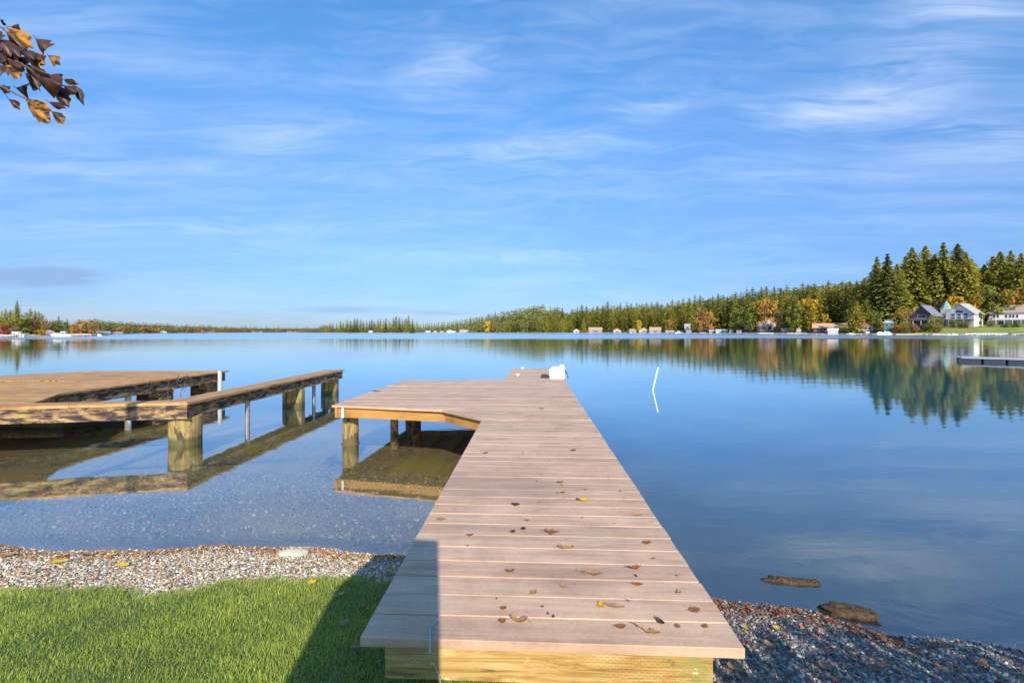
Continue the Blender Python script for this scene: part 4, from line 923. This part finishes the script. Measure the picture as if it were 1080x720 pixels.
# weeds and a loose vine on the platform edge
vn = MB(); rv = random.Random(4)
for k in range(9):
    p = Vector((-8.44+rv.uniform(-.03, .05), rv.uniform(10.2, 11.5), LZ+rv.uniform(0, .06))); pts = [p.copy()]
    for j in range(6): p = p+Vector((rv.uniform(-.02, .06), rv.uniform(-.12, .08), rv.uniform(-.14, .03))); pts.append(p.copy())
    vn.tube(pts, .006, 5)
tag(vn.build('dry_vine', M['bark']), 'tangle of dry vine hanging off the right edge of the old platform', 'vine')
def thin(pts, name, lab, cat, mat, r=.01): return tag(MB().tube(pts, r, 6).build(name, M[mat]), lab, cat)
thin([(-12.4, 10.0, LZ+.012), (-11.8, 10.05, LZ+.02), (-11.0, 10.2, LZ+.014), (-10.6, 10.25, LZ+.012)], 'mossy_stick', 'mossy stick lying on the old platform at the left', 'stick', 'pile', .02)
# white marker pole leaning out of the water
bpw = P(688.5, 411.3, 0); tp = Vector((bpw.x+.165, bpw.y, .72)); dv = tp-bpw
tag(MB().tube([bpw-dv*.9, bpw, tp], .021, 12).build('marker_pole', M['white_paint']), 'white pole leaning out of the water right of the dock', 'pole')
# cord over the dock corner
M_CR = .0022; cz = DZ+.004
def pd(px, py, z=cz): return tuple(P(px, py, z))
cp = [pd(462.5, 614), pd(464, 622), pd(465, 632), pd(465.5, 643), pd(463, 652), pd(457, 657), pd(453.5, 664), pd(453.5, 674)]
v = Vector(pd(453.5, 680)); cp += [(v.x, v.y-.006, DZ-.02), (v.x+.005, v.y-.008, DZ-.06)]; 
fr_y = v.y+.025
cp += [(v.x+.008, fr_y, DZ-.08), (v.x+.03, fr_y, DZ-.13), (v.x+.045, fr_y, DZ-.2), (v.x+.05, fr_y-.01, DZ-.28)]
tag(MB().tube(cp, M_CR, 6).build('cord', M['cord']), 'thin white cord trailing over the near edge of the dock', 'cord')

# ------------------------------------------------------------------ leaves on the dock
def leaf_bm(L, Wl, curl, seed, stem=.3, lobes=0):
    r = random.Random(seed); b = MB(); n = 9; V = []
    for i in range(n):
        u = i/(n-1); w = Wl*math.sin(math.pi*min(max(u, .03), .985))**.75*(1.15-.5*u)
        if lobes: w *= 1+.45*math.cos(u*math.pi*lobes)
        x = (u-.5)*L; zc = curl*L*(4*(u-.5)**2)*.5+r.uniform(0, .05)*L
        V += [(x, -w, zc+abs(w)*.6*curl+r.uniform(0, .06)*L), (x, -w*.5, zc+.01*L), (x, 0, zc-.0), (x, w*.5, zc+.02*L), (x, w, zc+abs(w)*.9*curl+r.uniform(0, .08)*L)]
    fs = [(i*5+k, (i+1)*5+k, (i+1)*5+k+1, i*5+k+1) for i in range(n-1) for k in range(4)]; b.add(V, fs)
    if stem: b.tube([(-L*.5, 0, curl*L*.5+.01*L), (-L*(.5+stem*.5), L*.04, .01), (-L*(.5+stem), L*.1, .004+.1*curl*L)], L*.012, 5)
    mz = min(v[2] for v in b.v); b.v = [(x, y, z-mz+.001) for x, y, z in b.v]
    return b
def fallen(px, py, z, L, Wl, rz, mat, label, curl=.4, seed=0, lobes=0, group=None, stem=.3):
    p = P(px, py, z); o = leaf_bm(L, Wl, curl, seed, stem, lobes).build('fallen_leaf', M[mat], None, True); o.location = (p.x, p.y, z+.002); o.rotation_euler = (0,0,rz)
    return tag(o, label, 'leaf', group)
LF = [(547, 656, .085, .024, 2.9, 'leaf_tan', 'big crumpled tan leaf with an upright stem on the nearest boards', .9, 2),
 (530, 656, .04, .015, .4, 'leaf_brown', 'brown scrap tucked against the big crumpled tan leaf', .8, 0), (634, 639, .05, .022, 1.4, 'leaf_yellow', 'small yellow leaf standing on the near boards', .6, 2),
 (648, 640, .10, .016, -.3, 'leaf_tan', 'long tan leaf touching the small yellow leaf near the front', .3, 0), (684, 667, .11, .013, -.6, 'leaf_tan', 'long thin ragged tan leaf near the front right', .5, 3),
 (697, 657, .05, .012, -1.0, 'leaf_dark', 'dark curled leaf near the right front edge of the dock', .9, 0), (733, 644, .06, .02, .3, 'leaf_brown', 'brown leaf on the second board by the right edge', .3, 0),
 (655, 662, .05, .014, .2, 'leaf_brown', 'reddish brown curled leaf on the front board', .8, 0), (715, 661, .03, .012, 1.2, 'leaf_brown', 'tiny brown chip on the front board right of the dark curled leaf', .5, 0),
 (716, 625, .04, .01, 1.1, 'leaf_tan', 'thin tan leaf on edge four boards in at the right', .6, 0), (531, 642, .035, .013, .2, 'leaf_brown', 'small red brown leaf above the big crumpled tan one', .5, 0),
 (563, 625, .05, .016, 1.0, 'leaf_tan', 'pale tan leaf on the third board', .3, 0), (595, 619, .045, .013, -.5, 'leaf_tan', 'thin faded leaf at mid width on the fourth board', .3, 0),
 (538, 603, .05, .018, .1, 'leaf_brown', 'brown leaf left of centre five boards in', .6, 2), (625, 605, .12, .022, -.1, 'leaf_tan', 'wide faded flat leaf six boards in', .1, 3),
 (669, 600, .08, .015, .1, 'leaf_brown', 'wavy brown leaf right of the wide faded flat one', .8, 3), (673, 617, .06, .012, -.1, 'leaf_brown', 'slim brown leaf below the wavy brown one', .5, 0),
 (597, 578, .10, .028, 0, 'leaf_tan', 'broad tan leaf with a long stem eight boards in', .4, 2), (683, 573, .055, .02, .5, 'leaf_brown', 'brown leaf near the right edge eight boards in', .7, 0),
 (582, 562, .10, .03, -.2, 'leaf_brown', 'wide rusty lobed leaf at the middle of the dock', .4, 4), (552, 558, .045, .018, 1.2, 'leaf_dark', 'heart shaped dark leaf, right one of the dark pair', .5, 0),
 (541, 561, .04, .016, .8, 'leaf_dark', 'small dark leaf, left one of the dark pair', .6, 0), (496, 565, .05, .013, .4, 'leaf_brown', 'curled brown leaf near the tip of the shadow', .7, 0),
 (544, 532.5, .07, .022, -.3, 'leaf_dark', 'flat dark purple leaf left of centre', .3, 0), (616, 528, .07, .032, .2, 'leaf_yellow', 'bright yellow leaf on the middle boards', .5, 2),
 (609.5, 527, .035, .018, 1.8, 'leaf_dark', 'black scrap touching the bright yellow leaf', .6, 0), (465, 547.5, .07, .02, -.2, 'leaf_tan', 'pale leaf by the left edge beyond the shadow', .3, 0),
 (591, 509, .06, .018, .1, 'leaf_brown', 'mossy brown leaf above the bright yellow leaf', .5, 0), (594, 519.5, .05, .014, .6, 'leaf_brown', 'brown leaf just behind the bright yellow one', .5, 0),
 (605, 475, .07, .02, .2, 'leaf_dark', 'dark leaf alone on the far boards to the right', .5, 0), (512, 478, .07, .018, .4, 'leaf_brown', 'brown leaf alone near the inside corner of the dock', .4, 0),
 (571.5, 431, .10, .028, .1, 'leaf_brown', 'faint brown leaf beside the white dock box end', .4, 0), (397, 413, .20, .03, .1, 'leaf_brown', 'brown twig like leaf on the side platform', .5, 0),
 (674, 543, .08, .012, .1, 'leaf_tan', 'flat sliver of tan leaf at the right half of the dock', .1, 0), (556, 549, .03, .012, .1, 'leaf_brown', 'tiny brown flake between the dark pair and the rusty leaf', .4, 0),
 (744, 661, .035, .012, .9, 'leaf_brown', 'brown flake at the right front corner of the dock', .4, 0), (572, 640, .02, .008, .9, 'leaf_brown', 'tiny fleck at the middle of the second board', .4, 0)]
for k, (px, py, Ln, Wl, rz, m_, lab, cu, lo_) in enumerate(LF):
    fallen(px, py, DZ, Ln*.85, Wl*.95, rz, m_, lab, cu*.55, k, lo_, 'fallen leaves scattered on the dock')
rk = random.Random(21)
for k in range(46):
    ly = .1+5.5*rk.random()**1.5; lx = Wd*(.2+.78*rk.random()**.7); wv = Mi @ Vector((lx, ly, 0)); L_ = rk.uniform(.012, .028)
    o = leaf_bm(L_, L_*.3, .4, 200+k, 0).build('leaf_flake', M[rk.choice(['leaf_brown', 'leaf_tan', 'leaf_brown', 'leaf_dark'])]); o.location = (wv.x, wv.y, DZ+.002); o.rotation_euler = (0,0,rk.random()*6)
    tag(o, 'tiny brown leaf flake lying on the dock boards', 'leaf flake', 'leaf flakes on the dock boards')

# ------------------------------------------------------------------ beach: pebbles, litter, rocks
def ico():
    t = (1+5**.5)/2; v = np.array([(-1,t,0),(1,t,0),(-1,-t,0),(1,-t,0),(0,-1,t),(0,1,t),(0,-1,-t),(0,1,-t),(t,0,-1),(t,0,1),(-t,0,-1),(-t,0,1)])/math.hypot(1, t)
    f = np.array([(0,11,5),(0,5,1),(0,1,7),(0,7,10),(0,10,11),(1,5,9),(5,11,4),(11,10,2),(10,7,6),(7,1,8),(3,9,4),(3,4,2),(3,2,6),(3,6,8),(3,8,9),(4,9,5),(2,4,11),(6,2,10),(8,6,7),(9,8,1)])
    return v, f
def scatter_pebbles(name, label, n, xr, sr, size, seed, cols, wts, flat=.55):
    r = np.random.default_rng(seed); x = r.uniform(*xr, n); s = r.uniform(*sr, n); y = ys(x)-s
    ok = ~((y < lawn_edge(x)-.02) & (x < .35)); dl = np.stack([x, y], 1)
    x, y = x[ok], y[ok]; n = len(x); V0, F0 = ico(); z = gz(x, y)
    sz = size[0]*(size[1]/size[0])**(r.random(n)**2.6)
    sx = sz*r.uniform(.8, 1.3, n); sy = sz*r.uniform(.7, 1.1, n); szz = sz*flat*r.uniform(.7, 1.2, n); a = r.uniform(0, 6.28, n)
    V = V0[None]*(1+r.normal(size=(n, 12, 1))*.10); V = V*np.stack([sx, sy, szz], 1)[:, None, :]
    tx, ty = r.normal(size=n)*.3, r.normal(size=n)*.3
    zz = V[:,:,2]+V[:,:,0]*tx[:,None]+V[:,:,1]*ty[:,None]
    c, sn = np.cos(a)[:, None], np.sin(a)[:, None]
    X = V[:,:,0]*c-V[:,:,1]*sn+x[:,None]; Y = V[:,:,0]*sn+V[:,:,1]*c+y[:,None]; Z = zz+(z+szz*.35)[:,None]
    pal = np.array(cols); ci = r.choice(len(cols), n, p=np.array(wts)/sum(wts)); col = pal[ci]*r.uniform(.7, 1.25, (n, 1)); col = np.repeat(col[:, None, :], 12, 1)
    Fc = (F0[None]+(np.arange(n)*12)[:, None, None]).reshape(-1, 3)
    return tag(npmesh(name, np.stack([X, Y, Z], -1).reshape(-1, 3), Fc, M['pebble'], col.reshape(-1, 3), True), label, 'pebbles', kind='stuff')
PALE = [(.56,.50,.39), (.70,.65,.53), (.44,.36,.25), (.42,.25,.12), (.16,.13,.10), (.32,.30,.27), (.54,.39,.21)]
GREY = [(.20,.19,.18), (.34,.32,.29), (.09,.085,.08), (.24,.12,.07), (.55,.53,.48), (.13,.14,.15), (.30,.24,.17)]
scatter_pebbles('pale_gravel', 'pale pebbles of the sunlit strip of beach on the left', 60000, (-5.4, -.4), (-.03, 1.15), (.004, .016), 1, PALE, (4, 2.5, 3, 2, 1.2, 1.5, 1.5))
scatter_pebbles('grey_gravel', 'small mixed pebbles of the beach right of the dock', 60000, (.4, 4.2), (-.05, 1.6), (.004, .014), 2, GREY+[(.5,.47,.4)], (3, 2, 3, 1.2, 1.2, 2, 1.5, 1))
scatter_pebbles('submerged_pebbles', 'pebbles seen through the shallow water on the left', 7000, (-6, .6), (-2.6, -.3), (.008, .026), 3, [tuple(q*.45 for q in c_) for c_ in PALE], (2, .3, 4, 2, 3, 2, 2))
scatter_pebbles('submerged_stones', 'pebbles seen through the shallow water right of the dock', 1800, (.6, 5), (-1.8, -.3), (.005, .013), 4, [tuple(q*.5 for q in c_) for c_ in GREY], (2, 1, 4, 1, .6, 2, 1))
def litter(name, label, n, xr, sf, seed, cols, L=(.012, .045), up=.012):
    r = np.random.default_rng(seed); x = r.uniform(*xr, n); s = sf(x, r, n); y = ys(x)-s; z = np.maximum(gz(x, y), 0)+r.uniform(.004, up, n)
    l = r.uniform(*L, n); w = l*r.uniform(.25, .5, n); a = r.uniform(0, 6.28, n); k = np.array([(-1,0,0),(-.2,-1,.4),(1,0,0),(-.1,1,.4)])
    X0 = k[None,:,0]*l[:,None]*.5; Y0 = k[None,:,1]*w[:,None]*.7; Z0 = k[None,:,2]*l[:,None]*r.uniform(-.6, .8, (n,1))
    tilt = r.normal(size=(n,1))*.35; Z0 = Z0+X0*tilt; c, sn = np.cos(a)[:,None], np.sin(a)[:,None]
    V = np.stack([X0*c-Y0*sn+x[:,None], X0*sn+Y0*c+y[:,None], Z0+z[:,None]], -1).reshape(-1, 3); i = np.arange(n)*4
    Fc = np.concatenate([np.stack([i, i+1, i+2], 1), np.stack([i, i+2, i+3], 1)]); pal = np.array(cols)
    col = np.repeat((pal[r.choice(len(cols), n)]*r.uniform(.7, 1.2, (n,1)))[:,None,:], 4, 1).reshape(-1, 3)
    return tag(npmesh(name, V, Fc, M['litter'], col), label, 'leaf litter', kind='stuff')
BR = [(.36,.17,.06), (.48,.26,.10), (.22,.11,.05), (.60,.38,.16), (.42,.16,.06)]
litter('leaf_litter', 'band of brown dead leaves along the left waterline', 1900, (-5.2, -.6), lambda x, r, n: np.abs(r.normal(.05, .08, n))+.03*np.sin(x*3), 5, BR)
litter('leaf_litter', 'sparse dead leaves over the left gravel and lawn edge', 1500, (-5.2, -.5), lambda x, r, n: r.uniform(.1, 1.0, n), 6, BR+[(.6,.42,.1)], (.01, .035), .02)
litter('leaf_litter', 'red brown dead leaves heaped along the waterline right of the dock', 900, (.95, 2.35), lambda x, r, n: np.abs(r.normal(.02, .16, n))+.02, 7, [(.20,.06,.035), (.30,.12,.05), (.12,.05,.03), (.36,.18,.08), (.10,.07,.05)], (.012, .045))
litter('leaf_litter', 'scattered dark leaves on the shaded gravel at lower right', 420, (1.0, 4.0), lambda x, r, n: r.uniform(.0, 1.2, n), 8, [(.26,.06,.06), (.3,.12,.06), (.14,.08,.07)], (.012, .045))
def rock(px, py, z, sx, sy, sz, rz, mat, name, label, cat='rock', seed=1, lump=.18, bury=.3):
    p = P(px, py, z); r = random.Random(seed); b = MB(); nu, nv = 20, 12; V = []
    ph = [r.uniform(0, 6.28) for _ in range(6)]
    for j in range(nv+1):
        th = math.pi*j/nv
        for i in range(nu):
            a = 2*math.pi*i/nu; n = 1+lump*(math.sin(2*a+ph[0])*math.sin(th)*.4+math.sin(5*a+ph[1])*math.sin(3*th+ph[2])*.35+math.sin(3*a+4*th+ph[3])*.3+math.sin(9*a-7*th+ph[4])*.15)
            e_ = .62; sg = lambda q: math.copysign(abs(q)**e_, q)
            V.append((sx*n*sg(math.sin(th))*sg(math.cos(a)), sy*n*sg(math.sin(th))*sg(math.sin(a)), sz*n*sg(math.cos(th))))
    fs = [(j*nu+i, (j+1)*nu+i, (j+1)*nu+(i+1) % nu, j*nu+(i+1) % nu) for j in range(nv) for i in range(nu)]
    b.add(V, fs); o = b.build(name, M[mat], None, True); o.location = (p.x, p.y, z+sz*(1-2*bury)); o.rotation_euler = (0,0,rz); return tag(o, label, cat)
M['pale_stone'] = simple('pale_stone', (.66,.58,.42), .8, .18, 14); M['dark_slab'] = simple('dark_slab', (.11,.06,.02), .8, .6, 60, c2=(.008,.006,.004)); M['pink_stone'] = simple('pink_stone', (.34,.26,.24), .8, .2, 12)
rock(309, 588, .02, .118, .065, .04, -.05, 'pale_stone', 'stone', 'smooth pale cream stone on the left waterline', lump=.08, bury=.25)
rock(834, 613, -.0, .15, .035, .020, -.18, 'dark_slab', 'bark_piece', 'slim dark brown bark piece half sunk in the water', 'driftwood', 3, .5, .42)
rock(896, 647, -.0, .165, .055, .030, -.17, 'dark_slab', 'driftwood_slab', 'thick speckled brown slab resting at the right waterline', 'driftwood', 5, .3, .28)
rock(853, 683, .10, .055, .022, .013, .1, 'pink_stone', 'stone', 'flat pinkish stone on the shaded gravel right of the dock', seed=8)
rock(910, 680, .02, .05, .02, .012, .0, 'dark_slab', 'stone', 'dark stone at the waterline below the cloud reflection', seed=9)
rock(790, 690, .13, .035, .02, .012, .3, 'pink_stone', 'stone', 'pale stone on the gravel by the dock front corner', seed=10)
def bl(px, py, L_, Wl, rz, m_, lab, seed, cu=.4, z=None):
    cu = min(cu, .14); Wl *= 1.15; L_ *= .85
    p = P(px, py, .1)
    for _ in range(4): p = P(px, py, float(gz(p.x, p.y))+.012)
    o = leaf_bm(L_, Wl, cu, seed, .25, 2).build('fallen_leaf', M[m_], None, True); o.location = (p.x, p.y, p.z+.006+(z or 0)); o.rotation_euler = (.1, .1, rz); tag(o, lab, 'leaf')
bl(63, 593, .11, .035, .5, 'leaf_yellow', 'bright yellow leaf on the pale gravel at left', 31); bl(130, 597, .09, .03, .2, 'leaf_yellow', 'dull yellow leaf on the pale gravel beside brown litter', 32)
bl(8, 586, .10, .03, .6, 'leaf_tan', 'cream leaf at the left edge of the waterline', 33); bl(117, 586, .06, .02, 1., 'leaf_yellow', 'little yellow leaf at the left waterline', 34); bl(786, 663, .05, .022, 1.5, 'leaf_yellow', 'round yellow leaf by the right front corner of the dock', 35)
bl(819, 663, .045, .02, .1, 'leaf_yellow', 'small yellow leaf on the lit gravel right of the dock', 36); bl(871, 704, .075, .028, -.4, 'leaf_tan', 'orange brown leaf on the shaded gravel', 37, .15); bl(938, 679, .045, .025, .9, 'leaf_brown', 'russet leaf at the right waterline', 38)
bl(924, 706, .08, .02, -.2, 'leaf_brown', 'dark red leaf on the shaded gravel at right', 39); bl(876, 686, .05, .02, .2, 'leaf_brown', 'dark red leaf beside the flat pinkish stone', 40); bl(812, 681, .07, .022, -.5, 'leaf_tan', 'grey green leaf on the shaded gravel near the dock', 41)
bl(1036, 700, .10, .02, .5, 'leaf_brown', 'curled brown leaf on the gravel at the lower right', 42); bl(776, 706, .09, .022, -.6, 'leaf_tan', 'grey leaf on the gravel at the foot of the dock front', 43); bl(987, 681, .14, .02, .1, 'leaf_brown', 'long brown leaf along the right waterline', 44)
bl(329, 620, .06, .03, .2, 'leaf_yellow', 'golden leaf in the grass below the cream stone', 45, .4, .03); bl(360, 632, .05, .02, 1.2, 'leaf_yellow', 'mustard leaf in the shaded grass by the lit edge', 46, .4, .03); bl(352, 636, .07, .008, .25, 'leaf_tan', 'pale stick like leaf beside the mustard leaf', 47, .1, .035)
bl(363, 664, .06, .03, .7, 'leaf_tan', 'pale grey leaf in the shaded grass', 48, .4, .035); bl(375, 690, .05, .03, 1.7, 'leaf_tan', 'pale leaf in the shaded grass left of the dock front', 49, .4, .035); bl(385, 648, .06, .02, 1.3, 'leaf_brown', 'brown leaf in the shaded grass against the dock', 50, .4, .03)
bl(410, 603, .05, .03, 1.4, 'leaf_yellow', 'yellow leaf on the gravel beside the dock left edge', 51)

# ------------------------------------------------------------------ grass
def grass(n, seed):
    r = np.random.default_rng(seed); x = r.uniform(-4.6, .55, n); e = lawn_edge(x); y = e+.05*np.abs(r.normal(size=n))-r.random(n)**.9*(e-.9); fringe = r.random(n) < .02
    y = np.where(fringe, e+r.uniform(-.03, .06, n), y); z = gz(x, y)+.02*(y < e-.05)
    pn = np.clip(.5+.22*np.sin(x*3.1+y*2.3)+.2*np.sin(x*7.3-y*5.1+1)+.2*np.sin(x*17+y*13)*np.sin(y*21-x*6), 0, 1); e_ok = 1; l = r.uniform(.010, .034, n)*(.7+.6*pn); w = r.uniform(.0008, .0015, n)
    a = r.uniform(0, 6.28, n); dx, dy = np.cos(a), np.sin(a); ln = r.uniform(.2, 1.1, n)
    p0 = np.stack([x, y, z], 1); sx = np.stack([-dy*w, dx*w, 0*w], 1)
    m = p0+np.stack([dx*l*ln*.25, dy*l*ln*.25, l*.6], 1); tp = p0+np.stack([dx*l*ln, dy*l*ln, l*(1.05-.35*ln)], 1)
    V = np.stack([p0-sx, p0+sx, m+sx*.8, m-sx*.8, tp], 1).reshape(-1, 3); i = np.arange(n)*5
    Fc = np.concatenate([np.stack([i, i+1, i+2], 1), np.stack([i, i+2, i+3], 1), np.stack([i+3, i+2, i+4], 1)])
    c1, c2, c3 = np.array((.17,.29,.04)), np.array((.52,.60,.09)), np.array((.60,.56,.20)); t = np.clip(r.random(n)*.5+pn*.6, 0, 1)[:, None]
    col = c1*(1-t)+c2*t; dry = (r.random(n) < .07+.12*(y > e-.25))[:, None]; col = np.where(dry, c3, col)*r.uniform(.8, 1.15, (n,1))
    tag(npmesh('grass', V, Fc, M['blade'], np.repeat(col[:, None, :], 5, 1).reshape(-1, 3)), 'short bright green grass blades of the lawn beside the dock', 'grass', kind='stuff')
grass(290000, 11)

# ------------------------------------------------------------------ overhanging twig (upper left) with its tree
tree_e = empty('birch_tree', (-5.2, .4, .4), 0, 'leaning tree whose leafy twig hangs into the upper left corner', 'tree')
def wp(px, py, d): return Vector(((px-CX)/F*d, d, zpix(py, d)))
def tw(v): return tuple(Vector(v)-Vector((-5.2, .4, .4)))
MB().tube([tw(v) for v in [(-5.2,.4,.2), (-5.15,.45,2), (-4.95,.5,3.6), (-4.9,.5,5.2), (-4.7,.4,6.6)]], [.17,.14,.10,.07,.03], 12).build('trunk', M['bark'], tree_e, True)
D = 1.75
MB().tube([tw(v) for v in [(-5.0,.5,3.4), (-3.9,.9,3.25), (-2.9,1.4,3.12), wp(-60, 40, D), wp(0, 60, D), wp(20, 66, D), wp(45, 82, D), wp(70, 92, D)]], [.045,.032,.02,.011,.006,.005,.004,.0025], 8).build('branch', M['bark'], tree_e, True)
MB().tube([tw(v) for v in [wp(-60, 60, D), wp(-20, 82, D), wp(5, 93, D), wp(22, 102, D), wp(34, 108, D)]], [.008,.005,.004,.003,.002], 6).build('twig', M['bark'], tree_e, True)
MB().tube([tw(v) for v in [wp(-30, 30, D), wp(-6, 24, D), wp(10, 36, D), wp(28, 52, D), wp(48, 60, D)]], [.006,.004,.003,.002,.0015], 6).build('twig', M['bark'], tree_e, True)
rl_ = random.Random(12)
# (base px, tip px) of each leaf as it hangs, with its width
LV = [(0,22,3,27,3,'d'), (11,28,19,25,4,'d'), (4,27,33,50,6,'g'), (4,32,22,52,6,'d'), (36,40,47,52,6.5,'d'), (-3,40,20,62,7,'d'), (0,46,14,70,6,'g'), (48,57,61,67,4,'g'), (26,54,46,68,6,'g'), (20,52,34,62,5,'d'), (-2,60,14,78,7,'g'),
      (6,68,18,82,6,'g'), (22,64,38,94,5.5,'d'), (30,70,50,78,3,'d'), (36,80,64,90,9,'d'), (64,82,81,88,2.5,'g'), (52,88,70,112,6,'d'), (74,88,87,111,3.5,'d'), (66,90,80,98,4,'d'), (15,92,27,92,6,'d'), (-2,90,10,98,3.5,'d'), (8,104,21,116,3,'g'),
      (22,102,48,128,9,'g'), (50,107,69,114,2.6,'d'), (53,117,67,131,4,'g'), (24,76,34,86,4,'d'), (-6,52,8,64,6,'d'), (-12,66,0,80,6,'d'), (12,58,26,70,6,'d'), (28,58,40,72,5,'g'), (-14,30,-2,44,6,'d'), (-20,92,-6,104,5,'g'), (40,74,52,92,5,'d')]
def hang_leaf(x0, y0, x1, y1, w, kind, k):
    dd = D+rl_.uniform(-.05, .06); a, b2 = wp(x0, y0, dd), wp(x1, y1, dd+rl_.uniform(-.02, .02)); ax = b2-a; Ln = ax.length; ax.normalize()
    side = ax.cross(Vector((0, -1, 0))).normalized(); nr = ax.cross(side); b = MB(); n = 8; V = []; ws = w/F*dd*1.3; cu = rl_.uniform(.1, .4)
    for i in range(n):
        u = i/(n-1); ww = ws*math.sin(math.pi*min(max(u**.75, .02), .98))**1.15*rl_.uniform(.72, 1.22)
        for s in (-1, -.5, 0, .5, 1): V.append(tw(a+ax*(u*Ln)+side*(s*ww*rl_.uniform(.9, 1.1))+nr*((abs(s)*1.0*ww)+cu*Ln*.3*(u-.5)**2*4)))
    b.add(V, [(i*5+j, (i+1)*5+j, (i+1)*5+j+1, i*5+j+1) for i in range(n-1) for j in range(4)])
    b.tube([V[2], tuple(Vector(V[2])-(ax*.012+Vector((0,0,-.006))))], .0012, 4)
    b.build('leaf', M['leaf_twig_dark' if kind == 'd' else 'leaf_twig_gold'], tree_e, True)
for k in range(16):
    bx_, by_ = rl_.uniform(-14, 30), 0; by_ = 30+bx_*.9+rl_.uniform(0, 42); LV.append((bx_, by_, bx_+rl_.uniform(8, 18), by_+rl_.uniform(6, 20), rl_.uniform(4, 6.5), 'd'))
for k, q in enumerate(LV): hang_leaf(*q, k)
# ------------------------------------------------------------------ behind the camera: unseen objects added to throw the foreground shadows
lk = empty('shadow_blocker', (-.22, -.55, .42), -.1, 'tall unseen locker on the lawn behind the viewer, shading the dock corner', 'blocker')  # added stand-in for the photographer, casts the shadow on lawn and dock
MB().box(-.25, .28, -.25, .25, 0, 1.93, 0, .01).build('body', M['old_beam'], lk); MB().box(-.25, -.005, -.27, -.253, .05, 1.85).build('door', M['golden_beam'], lk); MB().box(.005, .25, -.27, -.253, .05, 1.85).build('door', M['golden_beam'], lk)
shade_hedge = empty('hedge', (4.6, -1.3, .4), 0, 'broad unseen hedge added behind the viewer to shade the right gravel', 'hedge')  # invented hedge, placed to throw shade on the right gravel
Vh = []; rh = np.random.default_rng(5); n = 16000
c = np.stack([rh.uniform(-3.05, 3.5, n), rh.uniform(-.4, .4, n), rh.uniform(0, 1.82, n)], 1); u = rh.normal(size=(n, 3)); u /= np.linalg.norm(u, axis=1)[:, None]; w = np.cross(u, rh.normal(size=(n, 3))); w /= np.linalg.norm(w, axis=1)[:, None]
s = .05; o = npmesh('foliage', np.stack([c-u*s, c+w*s, c+u*s, c-w*s], 1).reshape(-1, 3), np.arange(n*4).reshape(-1, 4), M['fol_green'], parent=shade_hedge)
stm = MB()
for k in range(8): stm.tube([(-2.8+k*.8, 0, -.1), (-2.8+k*.8, 0, 1.2)], .03, 6)
stm.build('stems', M['bark'], shade_hedge)
